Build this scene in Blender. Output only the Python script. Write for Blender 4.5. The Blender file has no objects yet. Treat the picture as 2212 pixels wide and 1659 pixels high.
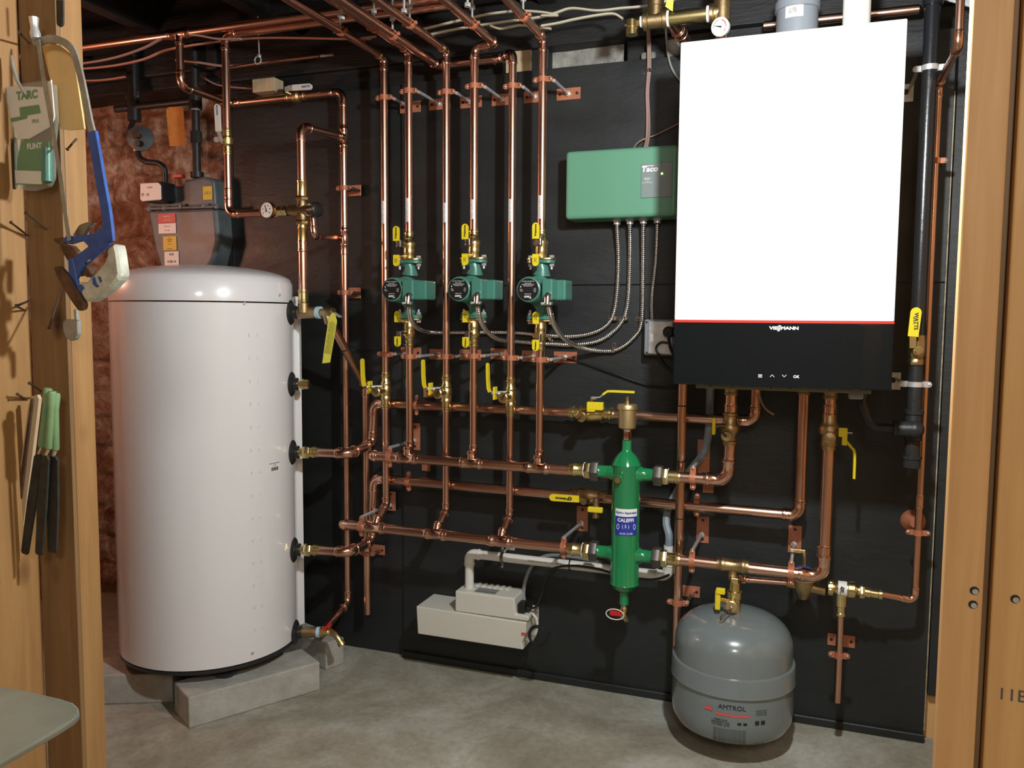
import bpy, bmesh, math, random
from mathutils import Vector, Matrix, noise
random.seed(7)
S=bpy.context.scene; COL=S.collection
PI=math.pi
# ------------------------------------------------------------ camera
F=1780.0; YAW=math.radians(20.0); PIT=math.radians(4.58); ROL=math.radians(.393); CH=1.088
_r=Vector((math.cos(YAW),math.sin(YAW),0)); CD=Vector((-math.sin(YAW)*math.cos(PIT),math.cos(YAW)*math.cos(PIT),-math.sin(PIT)))
_u=_r.cross(CD); CR=_r*math.cos(ROL)+_u*math.sin(ROL); CU=_u*math.cos(ROL)-_r*math.sin(ROL)
CAMP=Vector((0,0,CH))
cd=bpy.data.cameras.new('camera'); cam=bpy.data.objects.new('camera',cd); COL.objects.link(cam)
cd.sensor_width=36; cd.lens=F/2212*36; cd.clip_start=.05
m=Matrix.Identity(4)
for i in range(3): m[i][0]=CR[i]; m[i][1]=CU[i]; m[i][2]=-CD[i]; m[i][3]=CAMP[i]
cam.matrix_world=m; S.camera=cam
def ray(u,v): return CD*F+CR*(u-1106)-CU*(v-829.5)
def P(u,v,y):
    r=ray(u,v); return CAMP+r*(y/r.y)
def Pz(u,v,z):
    r=ray(u,v); return CAMP+r*((z-CH)/r.z)
def Px(u,v,x):
    r=ray(u,v); return CAMP+r*(x/r.x)
W0=2.30                      # front face of the black plywood
# ------------------------------------------------------------ materials
MT={}
def _n(nt,t,**k):
    n=nt.nodes.new(t)
    for a,b in k.items():
        if a in n.inputs: n.inputs[a].default_value=b
        else: setattr(n,a,b)
    return n
def mat(name,col,rough=.5,metal=0.0,spec=.5,coat=0,bump=0,bscale=60,var=0,vscale=8,col2=None,stretch=(1,1,1),emit=None,es=0,trans=0,alpha=1,detail=4,rvar=0,lo=.35,hi=.65,dist=.002):
    m=bpy.data.materials.new(name); m.use_nodes=True; nt=m.node_tree; b=nt.nodes['Principled BSDF']
    b.inputs['Base Color'].default_value=(*col,1); b.inputs['Roughness'].default_value=rough; b.inputs['Metallic'].default_value=metal
    b.inputs['Specular IOR Level'].default_value=spec; b.inputs['Coat Weight'].default_value=coat; b.inputs['Coat Roughness'].default_value=.08
    b.inputs['Transmission Weight'].default_value=trans; b.inputs['Alpha'].default_value=alpha
    if emit: b.inputs['Emission Color'].default_value=(*emit,1); b.inputs['Emission Strength'].default_value=es
    L=nt.links.new
    if bump or var or rvar or col2:
        tc=_n(nt,'ShaderNodeTexCoord'); mp=_n(nt,'ShaderNodeMapping'); mp.inputs['Scale'].default_value=stretch; L(tc.outputs['Object'],mp.inputs[0])
    if var or col2:
        nz=_n(nt,'ShaderNodeTexNoise',Scale=vscale,Detail=detail,Roughness=.6); L(mp.outputs[0],nz.inputs['Vector'])
        cr=_n(nt,'ShaderNodeValToRGB'); cr.color_ramp.elements[0].position=lo; cr.color_ramp.elements[1].position=hi
        c2=col2 if col2 else tuple(c*(1-var) for c in col)
        cr.color_ramp.elements[0].color=(*c2,1); cr.color_ramp.elements[1].color=(*col,1)
        L(nz.outputs[0],cr.inputs[0]); L(cr.outputs[0],b.inputs['Base Color'])
    if rvar:
        nr=_n(nt,'ShaderNodeTexNoise',Scale=vscale*1.7,Detail=3); L(mp.outputs[0],nr.inputs['Vector'])
        mr=_n(nt,'ShaderNodeMapRange'); mr.inputs[3].default_value=max(rough-rvar,.03); mr.inputs[4].default_value=rough+rvar
        L(nr.outputs[0],mr.inputs[0]); L(mr.outputs[0],b.inputs['Roughness'])
    if bump:
        nb=_n(nt,'ShaderNodeTexNoise',Scale=bscale,Detail=5,Roughness=.65); L(mp.outputs[0],nb.inputs['Vector'])
        bp=_n(nt,'ShaderNodeBump',Strength=bump,Distance=dist); L(nb.outputs[0],bp.inputs['Height']); L(bp.outputs[0],b.inputs['Normal'])
    MT[name]=m; return m
# ------------------------------------------------------------ mesh building
class MB:
    def __init__(s): s.v=[]; s.f=[]; s.m=[]; s.mats=[]; s.sm=[]
    def mi(s,mt):
        if mt not in s.mats: s.mats.append(mt)
        return s.mats.index(mt)
    def add(s,vs,fs,mt,smooth=True):
        o=len(s.v); s.v+=[Vector(x) for x in vs]; k=s.mi(mt)
        for f in fs: s.f.append([o+i for i in f]); s.m.append(k); s.sm.append(smooth)
        return s
    def bm(s,b,mt,smooth=False):
        b.verts.ensure_lookup_table()
        for i,v in enumerate(b.verts): v.index=i
        s.add([v.co.copy() for v in b.verts],[[v.index for v in f.verts] for f in b.faces],mt,smooth); b.free(); return s
    def box(s,lo,hi,mt,bev=0,seg=2,rot=None,piv=None):
        lo=Vector(lo);hi=Vector(hi); b=bmesh.new(); bmesh.ops.create_cube(b,size=1)
        c=(lo+hi)/2; d=hi-lo
        for v in b.verts: v.co=Vector((v.co.x*d.x,v.co.y*d.y,v.co.z*d.z))+c
        if bev: bmesh.ops.bevel(b,geom=list(b.edges),offset=bev,segments=seg,profile=.5,affect='EDGES')
        if rot is not None:
            pv=Vector(piv) if piv is not None else c
            for v in b.verts: v.co=rot@(v.co-pv)+pv
        return s.bm(b,mt)
    def prism(s,pts,d,mt,bev=0,seg=2):
        # pts: ordered 3d outline (planar), extruded by vector d
        b=bmesh.new(); vs=[b.verts.new(Vector(p)) for p in pts]; f=b.faces.new(vs)
        r=bmesh.ops.extrude_face_region(b,geom=[f]); nv=[x for x in r['geom'] if isinstance(x,bmesh.types.BMVert)]
        bmesh.ops.translate(b,verts=nv,vec=Vector(d)); bmesh.ops.recalc_face_normals(b,faces=list(b.faces))
        if bev: bmesh.ops.bevel(b,geom=list(b.edges),offset=bev,segments=seg,profile=.5,affect='EDGES',clamp_overlap=True)
        return s.bm(b,mt)
    def sweep(s,path,rad,mt,n=20,caps=True,closed=False,flat=None):
        path=[Vector(p) for p in path]; N=len(path)
        if not hasattr(rad,'__len__'): rad=[rad]*N
        T=[]
        for i in range(N):
            a=path[(i-1)%N] if (closed or i>0) else path[i]; c=path[(i+1)%N] if (closed or i<N-1) else path[i]
            t=c-a
            if t.length<1e-9: t=T[-1] if T else Vector((0,0,1))
            T.append(t.normalized())
        for i in range(1,N):       # zero-length steps keep the direction of the path
            if (path[i]-path[i-1]).length<1e-7 and i+1<N: T[i]=T[i-1]
        up=Vector((0,0,1)) if abs(T[0].z)<.9 else Vector((0,1,0))
        X=T[0].cross(up).normalized(); vs=[];fs=[]
        for i in range(N):
            if i: X=(X-T[i]*X.dot(T[i])).normalized()
            Y=T[i].cross(X)
            for k in range(n):
                a=2*PI*k/n; 
                rx=rad[i]; ry=rad[i]*(flat if flat else 1)
                vs.append(path[i]+X*(math.cos(a)*rx)+Y*(math.sin(a)*ry))
        for i in range(N if closed else N-1):
            j=(i+1)%N
            for k in range(n):
                fs.append([i*n+k,i*n+(k+1)%n,j*n+(k+1)%n,j*n+k])
        if caps and not closed: fs.append(list(range(n))[::-1]); fs.append([(N-1)*n+k for k in range(n)])
        return s.add(vs,fs,mt)
    def cyl(s,a,b,r,mt,n=20,bev=0):
        a=Vector(a);b=Vector(b)
        if bev:
            d=(b-a).normalized()*bev; return s.sweep([a,a+d*.3,a+d,b-d,b-d*.3,b],[r-bev,r-bev*.3,r,r,r-bev*.3,r-bev],mt,n)
        return s.sweep([a,b],r,mt,n)
    def lathe(s,a,d,prof,mt,n=28):
        # prof: list (distance along d, radius)
        a=Vector(a);d=Vector(d).normalized()
        X=d.cross(Vector((0,0,1)) if abs(d.z)<.9 else Vector((0,1,0))).normalized();Y=d.cross(X)
        vs=[];fs=[]
        for t,r in prof:
            for k in range(n):
                w=2*PI*k/n; vs.append(a+d*t+(X*math.cos(w)+Y*math.sin(w))*r)
        for i in range(len(prof)-1):
            for k in range(n): fs.append([i*n+k,i*n+(k+1)%n,(i+1)*n+(k+1)%n,(i+1)*n+k])
        if prof[0][1]>1e-5: fs.append(list(range(n))[::-1])
        if prof[-1][1]>1e-5: fs.append([(len(prof)-1)*n+k for k in range(n)])
        return s.add(vs,fs,mt)
    def hexn(s,a,b,r,mt):
        a=Vector(a);b=Vector(b);d=(b-a)
        return s.sweep([a,a+d*.12,a+d*.88,b],[r*.93,r,r,r*.93],mt,6)
    def ball(s,c,r,mt,n=14,sc=(1,1,1)):
        b=bmesh.new(); bmesh.ops.create_uvsphere(b,u_segments=n,v_segments=max(6,n//2),radius=r)
        for v in b.verts: v.co=Vector((v.co.x*sc[0],v.co.y*sc[1],v.co.z*sc[2]))+Vector(c)
        return s.bm(b,mt,True)
    def text(s,txt,o,rt,up,size,mt,depth=.0004,align='CENTER',bold=0,sx=1):
        c=bpy.data.curves.new('t','FONT'); c.body=txt; c.size=size; c.extrude=depth; c.align_x=align; c.align_y='CENTER'; c.offset=bold; c.resolution_u=3
        ob=bpy.data.objects.new('t',c); COL.objects.link(ob)
        dg=bpy.context.evaluated_depsgraph_get(); me=bpy.data.meshes.new_from_object(ob.evaluated_get(dg))
        rt=Vector(rt).normalized();up=Vector(up).normalized();nn=rt.cross(up); o=Vector(o)
        s.add([o+rt*(v.co.x*sx)+up*v.co.y+nn*v.co.z for v in me.vertices],[list(p.vertices) for p in me.polygons],mt)
        bpy.data.objects.remove(ob); bpy.data.meshes.remove(me); bpy.data.curves.remove(c); return s
    def obj(s,name,parent=None,ang=38):
        me=bpy.data.meshes.new(name); me.from_pydata([tuple(v) for v in s.v],[],s.f)
        for x in s.mats: me.materials.append(MT[x])
        me.polygons.foreach_set('material_index',s.m); me.polygons.foreach_set('use_smooth',s.sm)
        b=bmesh.new(); b.from_mesh(me); bmesh.ops.recalc_face_normals(b,faces=list(b.faces)); b.to_mesh(me); b.free()
        me.set_sharp_from_angle(angle=math.radians(ang)); me.polygons.foreach_set('use_smooth',s.sm); me.update()
        o=bpy.data.objects.new(name,me); COL.objects.link(o)
        if parent:
            o.parent=parent; o.matrix_parent_inverse=Matrix.Translation(-ORG[parent.name])
            ORG[o.name]=ORG[parent.name] if parent.type=='EMPTY' else Vector((0,0,0))
            if parent.type!='EMPTY': o.matrix_parent_inverse=Matrix.Identity(4); ORG[o.name]=Vector((0,0,0))
            else: ORG[o.name]=Vector((0,0,0))
        else: ORG[o.name]=Vector((0,0,0))
        return o
ORG={}
def T(name,label,cat,loc=(0,0,0),group=None):
    o=bpy.data.objects.new(name,None); COL.objects.link(o); o.location=loc; o.empty_display_size=.05
    ORG[o.name]=Vector(loc); o['label']=label; o['category']=cat
    if group:o['group']=group
    return o
def tag(o,label,cat,group=None):
    o['label']=label;o['category']=cat
    if group:o['group']=group
    return o
def struct(o): o['kind']='structure'; return o
X_=Vector((1,0,0));Y_=Vector((0,1,0));Z_=Vector((0,0,1))
def V(*a): return Vector(a)
# ------------------------------------------------------------ pipes
def fillet(pts,R,n=8):
    pts=[Vector(p) for p in pts]; out=[pts[0]]
    for i in range(1,len(pts)-1):
        a=(pts[i-1]-pts[i]);b=(pts[i+1]-pts[i]); la=a.length;lb=b.length; a.normalize();b.normalize()
        ang=a.angle(b); 
        if ang>PI-.02: out.append(pts[i]); continue
        t=min(R/math.tan(ang/2),la*.49,lb*.49); Rr=t*math.tan(ang/2)
        c=pts[i]+(a+b).normalized()*(Rr/math.sin(ang/2)); s=pts[i]+a*t;e=pts[i]+b*t
        v0=s-c;v1=e-c
        for k in range(n+1):
            out.append(c+v0.normalized().slerp(v1.normalized(),k/n)*(v0.length+(v1.length-v0.length)*k/n))
    out.append(pts[-1]); return out
def sleeve(L,r,bead=1.26,body=1.13):
    return [(0,r*1.1),(.1*L,r*body),(.2*L,r*body),(.27*L,r*bead),(.42*L,r*bead),(.5*L,r*body),(L,r*body)]
def elbow(mb,c,da,db,r,mt='copper_fit',R=None,L=None):
    R=R or r*1.9; L=L or r*2.1
    ang=da.angle(db); t=R/math.tan(ang/2)
    arc=fillet([c+da*t*3,c,c+db*t*3],R,10)[1:-1]
    path=[];rad=[]
    for d,q in sleeve(L,r): path.append(c+da*(t+L-d+.0004)); rad.append(q)
    for p in arc: path.append(p); rad.append(r*1.12)
    for d,q in reversed(sleeve(L,r)): path.append(c+db*(t+L-d+.0004)); rad.append(q)
    mb.sweep(path,rad,mt,20)
    return t+L
def coupling(mb,c,d,r,L=None,mt='copper_fit'):
    L=L or r*4.4; d=d.normalized(); s=sleeve(L/2,r)
    path=[c-d*(L/2-q[0]) for q in s]+[c+d*(L/2-q[0]) for q in reversed(s)]
    mb.sweep(path,[q[1] for q in s]+[q[1] for q in reversed(s)],mt,20)
def tee(mb,c,d,b,r,rb=None,L=None,Lb=None,mt='copper_fit'):
    rb=rb or r; L=L or r*6; coupling(mb,c,d,r,L,mt); Lb=Lb or rb*3.6
    s=sleeve(Lb*.65,rb); b=b.normalized()
    mb.sweep([c+b*(Lb-q[0]) for q in s]+[c+b*r*.3],[q[1] for q in s]+[rb*1.12],mt,20)
def run(e,pts,r,mt='copper',fit='copper_fit',ename='elbow_fitting',pname='pipe_section',R=None,L=None,skip=()):
    pts=[Vector(p) for p in pts]; n=len(pts)
    R=R or r*1.9
    tr=[0]*n
    for i in range(1,n-1):
        if i in skip: continue
        da=(pts[i-1]-pts[i]).normalized(); db=(pts[i+1]-pts[i]).normalized(); mb=MB()
        elbow(mb,pts[i],da,db,r,fit,R,L); mb.obj(ename,e); tr[i]=R/math.tan(da.angle(db)/2)
    for i in range(n-1):
        d=(pts[i+1]-pts[i]); l=d.length; d.normalize()
        if l<=tr[i]+tr[i+1]+.002: continue
        MB().sweep([pts[i]+d*tr[i],pts[i+1]-d*tr[i+1]],r,mt,20,caps=(i==0 or i==n-2)).obj(pname,e)
def cable(name,pts,r,mt,label,cat='cable',R=.05,group=None,n=8,flat=None,parent=None):
    mb=MB().sweep(smooth(pts),r,mt,n,flat=flat); o=mb.obj(name,parent)
    if not parent: tag(o,label,cat,group)
    return o
def smooth(pts,k=8):
    pts=[Vector(p) for p in pts]
    if len(pts)<3: return pts
    q=[pts[0]*2-pts[1]]+pts+[pts[-1]*2-pts[-2]]; out=[]
    for i in range(1,len(q)-2):
        a,b,c,d=q[i-1],q[i],q[i+1],q[i+2]
        for j in range(k):
            t=j/k; out.append(.5*((2*b)+(c-a)*t+(2*a-5*b+4*c-d)*t*t+(-a+3*b-3*c+d)*t**3))
    out.append(pts[-1]); return out
mat('manila',(.80,.56,.24),.7,var=.12,vscale=12)
mat('copper',(.80,.49,.375),.26,1,vscale=5,col2=(.62,.355,.26),rvar=.04,detail=2,lo=.2,hi=.8)
mat('copper_dark',(.62,.30,.2),.3,1,var=.3,vscale=10,rvar=.08)
mat('copper_fit',(.84,.50,.375),.2,1,var=.2,vscale=12,rvar=.04,bump=.05,bscale=90)
mat('brass',(.82,.66,.32),.26,1,var=.12,vscale=20,bump=.05,bscale=120)
mat('bronze',(.50,.36,.19),.4,1,var=.25,vscale=40,bump=.25,bscale=260)
mat('brass_mat',(.62,.49,.26),.42,.9,bump=.1,bscale=300)
mat('chrome',(.8,.8,.82),.16,1)
mat('zinc',(.78,.80,.82),.35,.65,var=.2,vscale=60)
mat('steel_dark',(.25,.25,.25),.35,1)
mat('nut_black',(.10,.09,.08),.42,.5,bump=.2,bscale=300)
mat('iron',(.035,.036,.038),.38,.3,bump=.3,bscale=250,var=.3,vscale=60)
mat('iron_paint',(.012,.014,.017),.26,0,bump=.3,bscale=40,spec=.6)
mat('clampc',(.50,.18,.095),.45,.15,var=.2,vscale=40)
mat('screw',(.55,.45,.35),.35,1)
mat('ply',(.019,.022,.023),.46,0,col2=(.012,.014,.0145),vscale=3.5,stretch=(1,1,2.5),bump=.35,bscale=22,detail=8,rvar=.1,dist=.003)
mat('ply_edge',(.42,.35,.24),.7,var=.5,vscale=40)
mat('black_beam',(.012,.012,.012),.6,bump=.5,bscale=25,stretch=(1,1,6),dist=.004,var=.5,vscale=9)
mat('stone',(.38,.37,.33),.8,bump=.8,bscale=30,dist=.01,var=.5,vscale=25)
mat('white_enamel',(.80,.80,.82),.22,0,coat=.6,spec=.5)
mat('cap_white',(.78,.78,.80),.28,0,coat=.5)
mat('boiler_white',(.88,.88,.88),.25,coat=.5)
mat('glass_black',(.006,.008,.009),.06,0,spec=.35,coat=0)
mat('panel_red',(.55,.03,.02),.3)
mat('dark_plastic',(.016,.018,.021),.33)
mat('rubber',(.02,.022,.025),.3)
mat('black_plastic',(.012,.012,.012),.35)
mat('olive_metal',(.20,.20,.15),.45,.3)
mat('green_pump',(.055,.20,.155),.33,coat=.4,bump=.15,bscale=200)
mat('green_sep',(.012,.22,.075),.16,coat=.8,bump=.06,bscale=90)
mat('green_box',(.115,.30,.195),.38,coat=.15)
mat('grey_panel',(.20,.24,.24),.4)
mat('tank_grey',(.17,.20,.205),.24,coat=.5,bump=.04,bscale=60)
mat('meter_grey',(.12,.145,.155),.4,bump=.25,bscale=150,var=.25,vscale=20)
mat('yellow',(.78,.62,.02),.35,coat=.2)
mat('yellow_tag',(.72,.66,.08),.6)
mat('tag_orange',(.62,.27,.06),.7,var=.2,vscale=30)
mat('red',(.55,.015,.02),.35)
mat('white_plastic',(.70,.69,.63),.42)
mat('pump_white',(.66,.645,.575),.45)
mat('pvc',(.72,.71,.66),.35)
mat('pvc_grey',(.23,.25,.28),.35)
mat('hose_grey',(.22,.27,.31),.35,coat=.3)
mat('hose_clear',(.35,.37,.38),.2,alpha=.55)
mat('tape_blue',(.42,.62,.75),.6)
mat('ptfe',(.80,.84,.85),.6)
mat('label_white',(.82,.80,.76),.5)
mat('label_silver',(.33,.34,.34),.35,.4)
mat('label_blue',(.02,.04,.33),.35,coat=.4)
mat('label_yellow',(.70,.50,.05),.5)
mat('label_red',(.62,.10,.09),.5)
mat('ink',(.015,.015,.015),.5)
mat('ink_dim',(.10,.10,.10),.5)
mat('ink_white',(.8,.8,.8),.5)
mat('ink_blue',(.02,.06,.4),.5)
mat('ink_green',(.02,.22,.06),.5)
mat('bezel',(.45,.28,.2),.25,1)
mat('cable_cream',(.55,.50,.38),.5)
mat('cable_pink',(.50,.24,.18),.5)
mat('cable_brown',(.34,.22,.19),.5)
mat('cable_grey',(.30,.29,.26),.5)
mat('file_steel',(.05,.05,.045),.6,.4,bump=.5,bscale=500,var=.4,vscale=40)
mat('file_green',(.20,.34,.16),.4,coat=.3,var=.2,vscale=30)
mat('saw_blue',(.03,.10,.40),.45,var=.35,vscale=40)
mat('saw_steel',(.36,.36,.33),.42,.35,var=.3,vscale=40)
mat('saw_paint',(.62,.63,.52),.4,0,var=.4,vscale=35,bump=.3,bscale=60)
mat('rusty',(.16,.09,.055),.6,.5,var=.5,vscale=60)
mat('nail',(.10,.07,.05),.5,.7)
mat('clear_film',(.55,.58,.5),.15,alpha=.22)
mat('tray',(.24,.25,.20),.3,.5,var=.35,vscale=14,bump=.2,bscale=20)
mat('led',(.7,.9,.3),.4,emit=(.7,1,.25),es=3)
def wood(name,a,b,c,sc=1.0,rough=.55,knots=True):
    m=bpy.data.materials.new(name); m.use_nodes=True; nt=m.node_tree; p=nt.nodes['Principled BSDF']; L=nt.links.new
    p.inputs['Roughness'].default_value=rough
    tc=_n(nt,'ShaderNodeTexCoord'); mp=_n(nt,'ShaderNodeMapping'); mp.inputs['Scale'].default_value=(14*sc,14*sc,.9*sc); L(tc.outputs['Object'],mp.inputs[0])
    n1=_n(nt,'ShaderNodeTexNoise',Scale=3.0,Detail=7,Roughness=.62,Distortion=.7); L(mp.outputs[0],n1.inputs['Vector'])
    cr=_n(nt,'ShaderNodeValToRGB'); e=cr.color_ramp.elements; e[0].position=.3;e[0].color=(*b,1); e[1].position=.72;e[1].color=(*a,1)
    L(n1.outputs[0],cr.inputs[0]); out=cr.outputs[0]
    if knots:
        mp2=_n(nt,'ShaderNodeMapping'); mp2.inputs['Scale'].default_value=(5,5,2.6); L(tc.outputs['Object'],mp2.inputs[0])
        vo=_n(nt,'ShaderNodeTexVoronoi',Scale=1.7); L(mp2.outputs[0],vo.inputs['Vector'])
        k=_n(nt,'ShaderNodeValToRGB'); k.color_ramp.elements[0].position=.05;k.color_ramp.elements[0].color=(1,1,1,1);k.color_ramp.elements[1].position=.16;k.color_ramp.elements[1].color=(0,0,0,1)
        L(vo.outputs['Distance'],k.inputs[0])
        mx=_n(nt,'ShaderNodeMix',data_type='RGBA'); L(k.outputs[0],mx.inputs['Factor']); L(out,mx.inputs['A']); mx.inputs['B'].default_value=(*c,1); out=mx.outputs['Result']
    L(out,p.inputs['Base Color'])
    bp=_n(nt,'ShaderNodeBump',Strength=.25,Distance=.002); L(n1.outputs[0],bp.inputs['Height']); L(bp.outputs[0],p.inputs['Normal'])
    MT[name]=m
wood('wood_light',(.76,.47,.19),(.60,.34,.125),(.16,.07,.03))
wood('wood_mid',(.76,.46,.20),(.60,.33,.125),(.18,.08,.035))
wood('wood_jamb',(.38,.215,.082),(.29,.15,.052),(.13,.06,.025))
wood('wood_dark',(.27,.16,.07),(.17,.095,.04),(.05,.025,.012))
wood('wood_pale',(.60,.48,.32),(.48,.36,.22),(.3,.2,.1),knots=False)
def floor_mat():
    m=bpy.data.materials.new('concrete'); m.use_nodes=True; nt=m.node_tree; p=nt.nodes['Principled BSDF']; L=nt.links.new
    tc=_n(nt,'ShaderNodeTexCoord')
    a=_n(nt,'ShaderNodeTexNoise',Scale=2.2,Detail=9,Roughness=.68,Distortion=.4); L(tc.outputs['Object'],a.inputs['Vector'])
    cr=_n(nt,'ShaderNodeValToRGB'); e=cr.color_ramp.elements; e[0].position=.30;e[0].color=(.20,.17,.125,1);e[1].position=.64;e[1].color=(.52,.52,.46,1)
    x=cr.color_ramp.elements.new(.48); x.color=(.35,.33,.26,1)
    L(a.outputs[0],cr.inputs[0])
    b=_n(nt,'ShaderNodeTexNoise',Scale=55,Detail=6,Roughness=.7); L(tc.outputs['Object'],b.inputs['Vector'])
    c2=_n(nt,'ShaderNodeValToRGB'); c2.color_ramp.elements[0].position=.3; c2.color_ramp.elements[0].color=(.72,.72,.72,1); c2.color_ramp.elements[1].position=.6
    L(b.outputs[0],c2.inputs[0])
    mx=_n(nt,'ShaderNodeMix',data_type='RGBA',blend_type='MULTIPLY'); mx.inputs['Factor'].default_value=.75; L(cr.outputs[0],mx.inputs['A']); L(c2.outputs[0],mx.inputs['B'])
    L(mx.outputs['Result'],p.inputs['Base Color']); p.inputs['Roughness'].default_value=.75
    bp=_n(nt,'ShaderNodeBump',Strength=.5,Distance=.004); L(b.outputs[0],bp.inputs['Height']); L(bp.outputs[0],p.inputs['Normal'])
    MT['concrete']=m
floor_mat()
mat('block',(.47,.46,.42),.85,bump=.7,bscale=120,dist=.003,var=.25,vscale=18,col2=(.36,.35,.31))
def brick_mat():
    m=bpy.data.materials.new('old_brick'); m.use_nodes=True; nt=m.node_tree; p=nt.nodes['Principled BSDF']; L=nt.links.new
    tc=_n(nt,'ShaderNodeTexCoord')
    a=_n(nt,'ShaderNodeTexNoise',Scale=7,Detail=8,Roughness=.7,Distortion=.6); L(tc.outputs['Object'],a.inputs['Vector'])
    cr=_n(nt,'ShaderNodeValToRGB'); e=cr.color_ramp.elements; e[0].position=.36;e[0].color=(.08,.045,.03,1);e[1].position=.64;e[1].color=(.62,.52,.44,1)
    for q,c in ((.43,(.26,.12,.07)),(.50,(.34,.20,.13)),(.56,(.44,.33,.26))):
        x=cr.color_ramp.elements.new(q); x.color=(*c,1)
    L(a.outputs[0],cr.inputs[0])
    b=_n(nt,'ShaderNodeTexNoise',Scale=45,Detail=6,Roughness=.7); L(tc.outputs['Object'],b.inputs['Vector'])
    mx=_n(nt,'ShaderNodeMix',data_type='RGBA',blend_type='MULTIPLY'); mx.inputs['Factor'].default_value=.7; L(cr.outputs[0],mx.inputs['A'])
    c2=_n(nt,'ShaderNodeValToRGB'); c2.color_ramp.elements[0].position=.35; c2.color_ramp.elements[0].color=(.35,.35,.35,1); c2.color_ramp.elements[1].position=.6; L(b.outputs[0],c2.inputs[0]); L(c2.outputs[0],mx.inputs['B'])
    L(mx.outputs['Result'],p.inputs['Base Color']); p.inputs['Roughness'].default_value=.9
    bp=_n(nt,'ShaderNodeBump',Strength=.8,Distance=.006); L(b.outputs[0],bp.inputs['Height']); L(bp.outputs[0],p.inputs['Normal'])
    MT['old_brick']=m
brick_mat()
# ============================================================ the room
XL=-2.75; XR=1.30; YF=-1.6; XS=P(500,400,W0).x; XC=P(872,1415,W0).x; XE=P(2032,850,W0).x
struct(MB().box((XL-.1,YF-.1,-.08),(XR+.1,2.6,0),'concrete').obj('floor'))
struct(MB().box((XL-.1,YF-.1,2.14),(XR+.1,2.6,2.2),'black_beam').obj('ceiling'))
struct(MB().box((XL-.1,YF-.1,0),(XL,2.6,2.14),'old_brick').obj('wall_left'))
struct(MB().box((XR,YF-.1,0),(XR+.1,2.6,2.14),'wood_mid').obj('wall_right'))
struct(MB().box((XL,YF-.1,0),(XR,YF,2.14),'wood_dark').obj('wall_front'))
zt=P(1200,147,W0).z; zs=P(1500,614,W0).z
def panel(name,x0,x1,y,z0,z1,t=.018):
    struct(MB().box((x0,y,z0),(x1,y+t,z1),'ply',.001,1).obj(name))
# three painted sheets: left piece sits a little further back, lower and upper sheets meet in a seam
panel('wall_back_left_sheet',XS,XC,W0+.012,0.0,zt)
panel('wall_back_lower_sheet',XC,XE-.002,W0,0.005,zs-.0012)
panel('wall_back_upper_sheet',XC,XE-.002,W0,zs+.0012,zt)
zq=P(2010,1545,W0).z
panel('wall_back_right_sheet',XE+.004,XR,W0+.004,zq+.05,zt+.02)
struct(MB().box((XE-.002,W0+.001,.03),(XE+.001,W0+.017,zt-.15),'ply_edge').obj('trim_1'))
struct(MB().box((XC,W0-.012,0.0),(XE,W0,.022),'ply',.002,1).obj('trim_2'))
struct(MB().box((XE,W0+.03,0),(XR,W0+.05,zq+.09),'wood_mid').obj('trim_3'))
# masonry behind
def rough_wall(name,x0,x1,z0,z1,y,mt,nx,nz,amp,brick=True):
    vs=[];fs=[]
    for j in range(nz+1):
        for i in range(nx+1):
            x=x0+(x1-x0)*i/nx; z=z0+(z1-z0)*j/nz
            d=noise.fractal(Vector((x*3,z*3,1.3)),1,2,4)*amp*1.3+noise.noise(Vector((x*14,z*14,5)))*amp*.5
            if brick:
                zz=z+.02*noise.noise(Vector((x*2.2,z*2,9))); row=int(zz/.115); ph=(x/.26+(row%2)*.5+.18*noise.noise(Vector((x*3,row*1.7,2))))
                fz=abs((zz/.115)%1-.5); fx=abs(ph%1-.5)
                if fz>.42 or fx>.455: d+=amp*.8
                d+=amp*.9*(noise.cell(Vector((math.floor(ph),row,3)))-.5)
            vs.append((x,y+d,z))
    for j in range(nz):
        for i in range(nx):
            a=j*(nx+1)+i; fs.append([a,a+1,a+nx+2,a+nx+1])
    o=MB().add(vs,fs,mt).obj(name,ang=180); return struct(o)
ZB=P(250,206,W0+.13).z
rough_wall('wall_back_brick',XL,XS+.12,0,ZB+.06,W0+.13,'old_brick',170,190,.012)
struct(MB().box((XL,W0-.02,ZB),(XS-.04,W0+.12,2.14),'black_beam',.006).obj('beam_left'))
rough_wall('wall_back_stone',P(1190,120,W0+.06).x,P(1350,100,W0+.06).x,zt-.05,zt+.14,W0+.06,'stone',90,16,.012,False)
struct(MB().box((XS-.04,W0+.02,zt-.02),(P(1194,120,W0+.06).x,W0+.12,2.14),'black_beam',.004).obj('beam_plate'))
struct(MB().box((P(1352,120,W0+.02).x,W0+.03,zt-.02),(XR,W0+.12,2.14),'black_beam',.004).obj('beam_plate'))
struct(MB().box((XS-.03,W0+.012,0),(XS,W0+.14,1.80),'ply',.004).obj('trim_4'))
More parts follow.
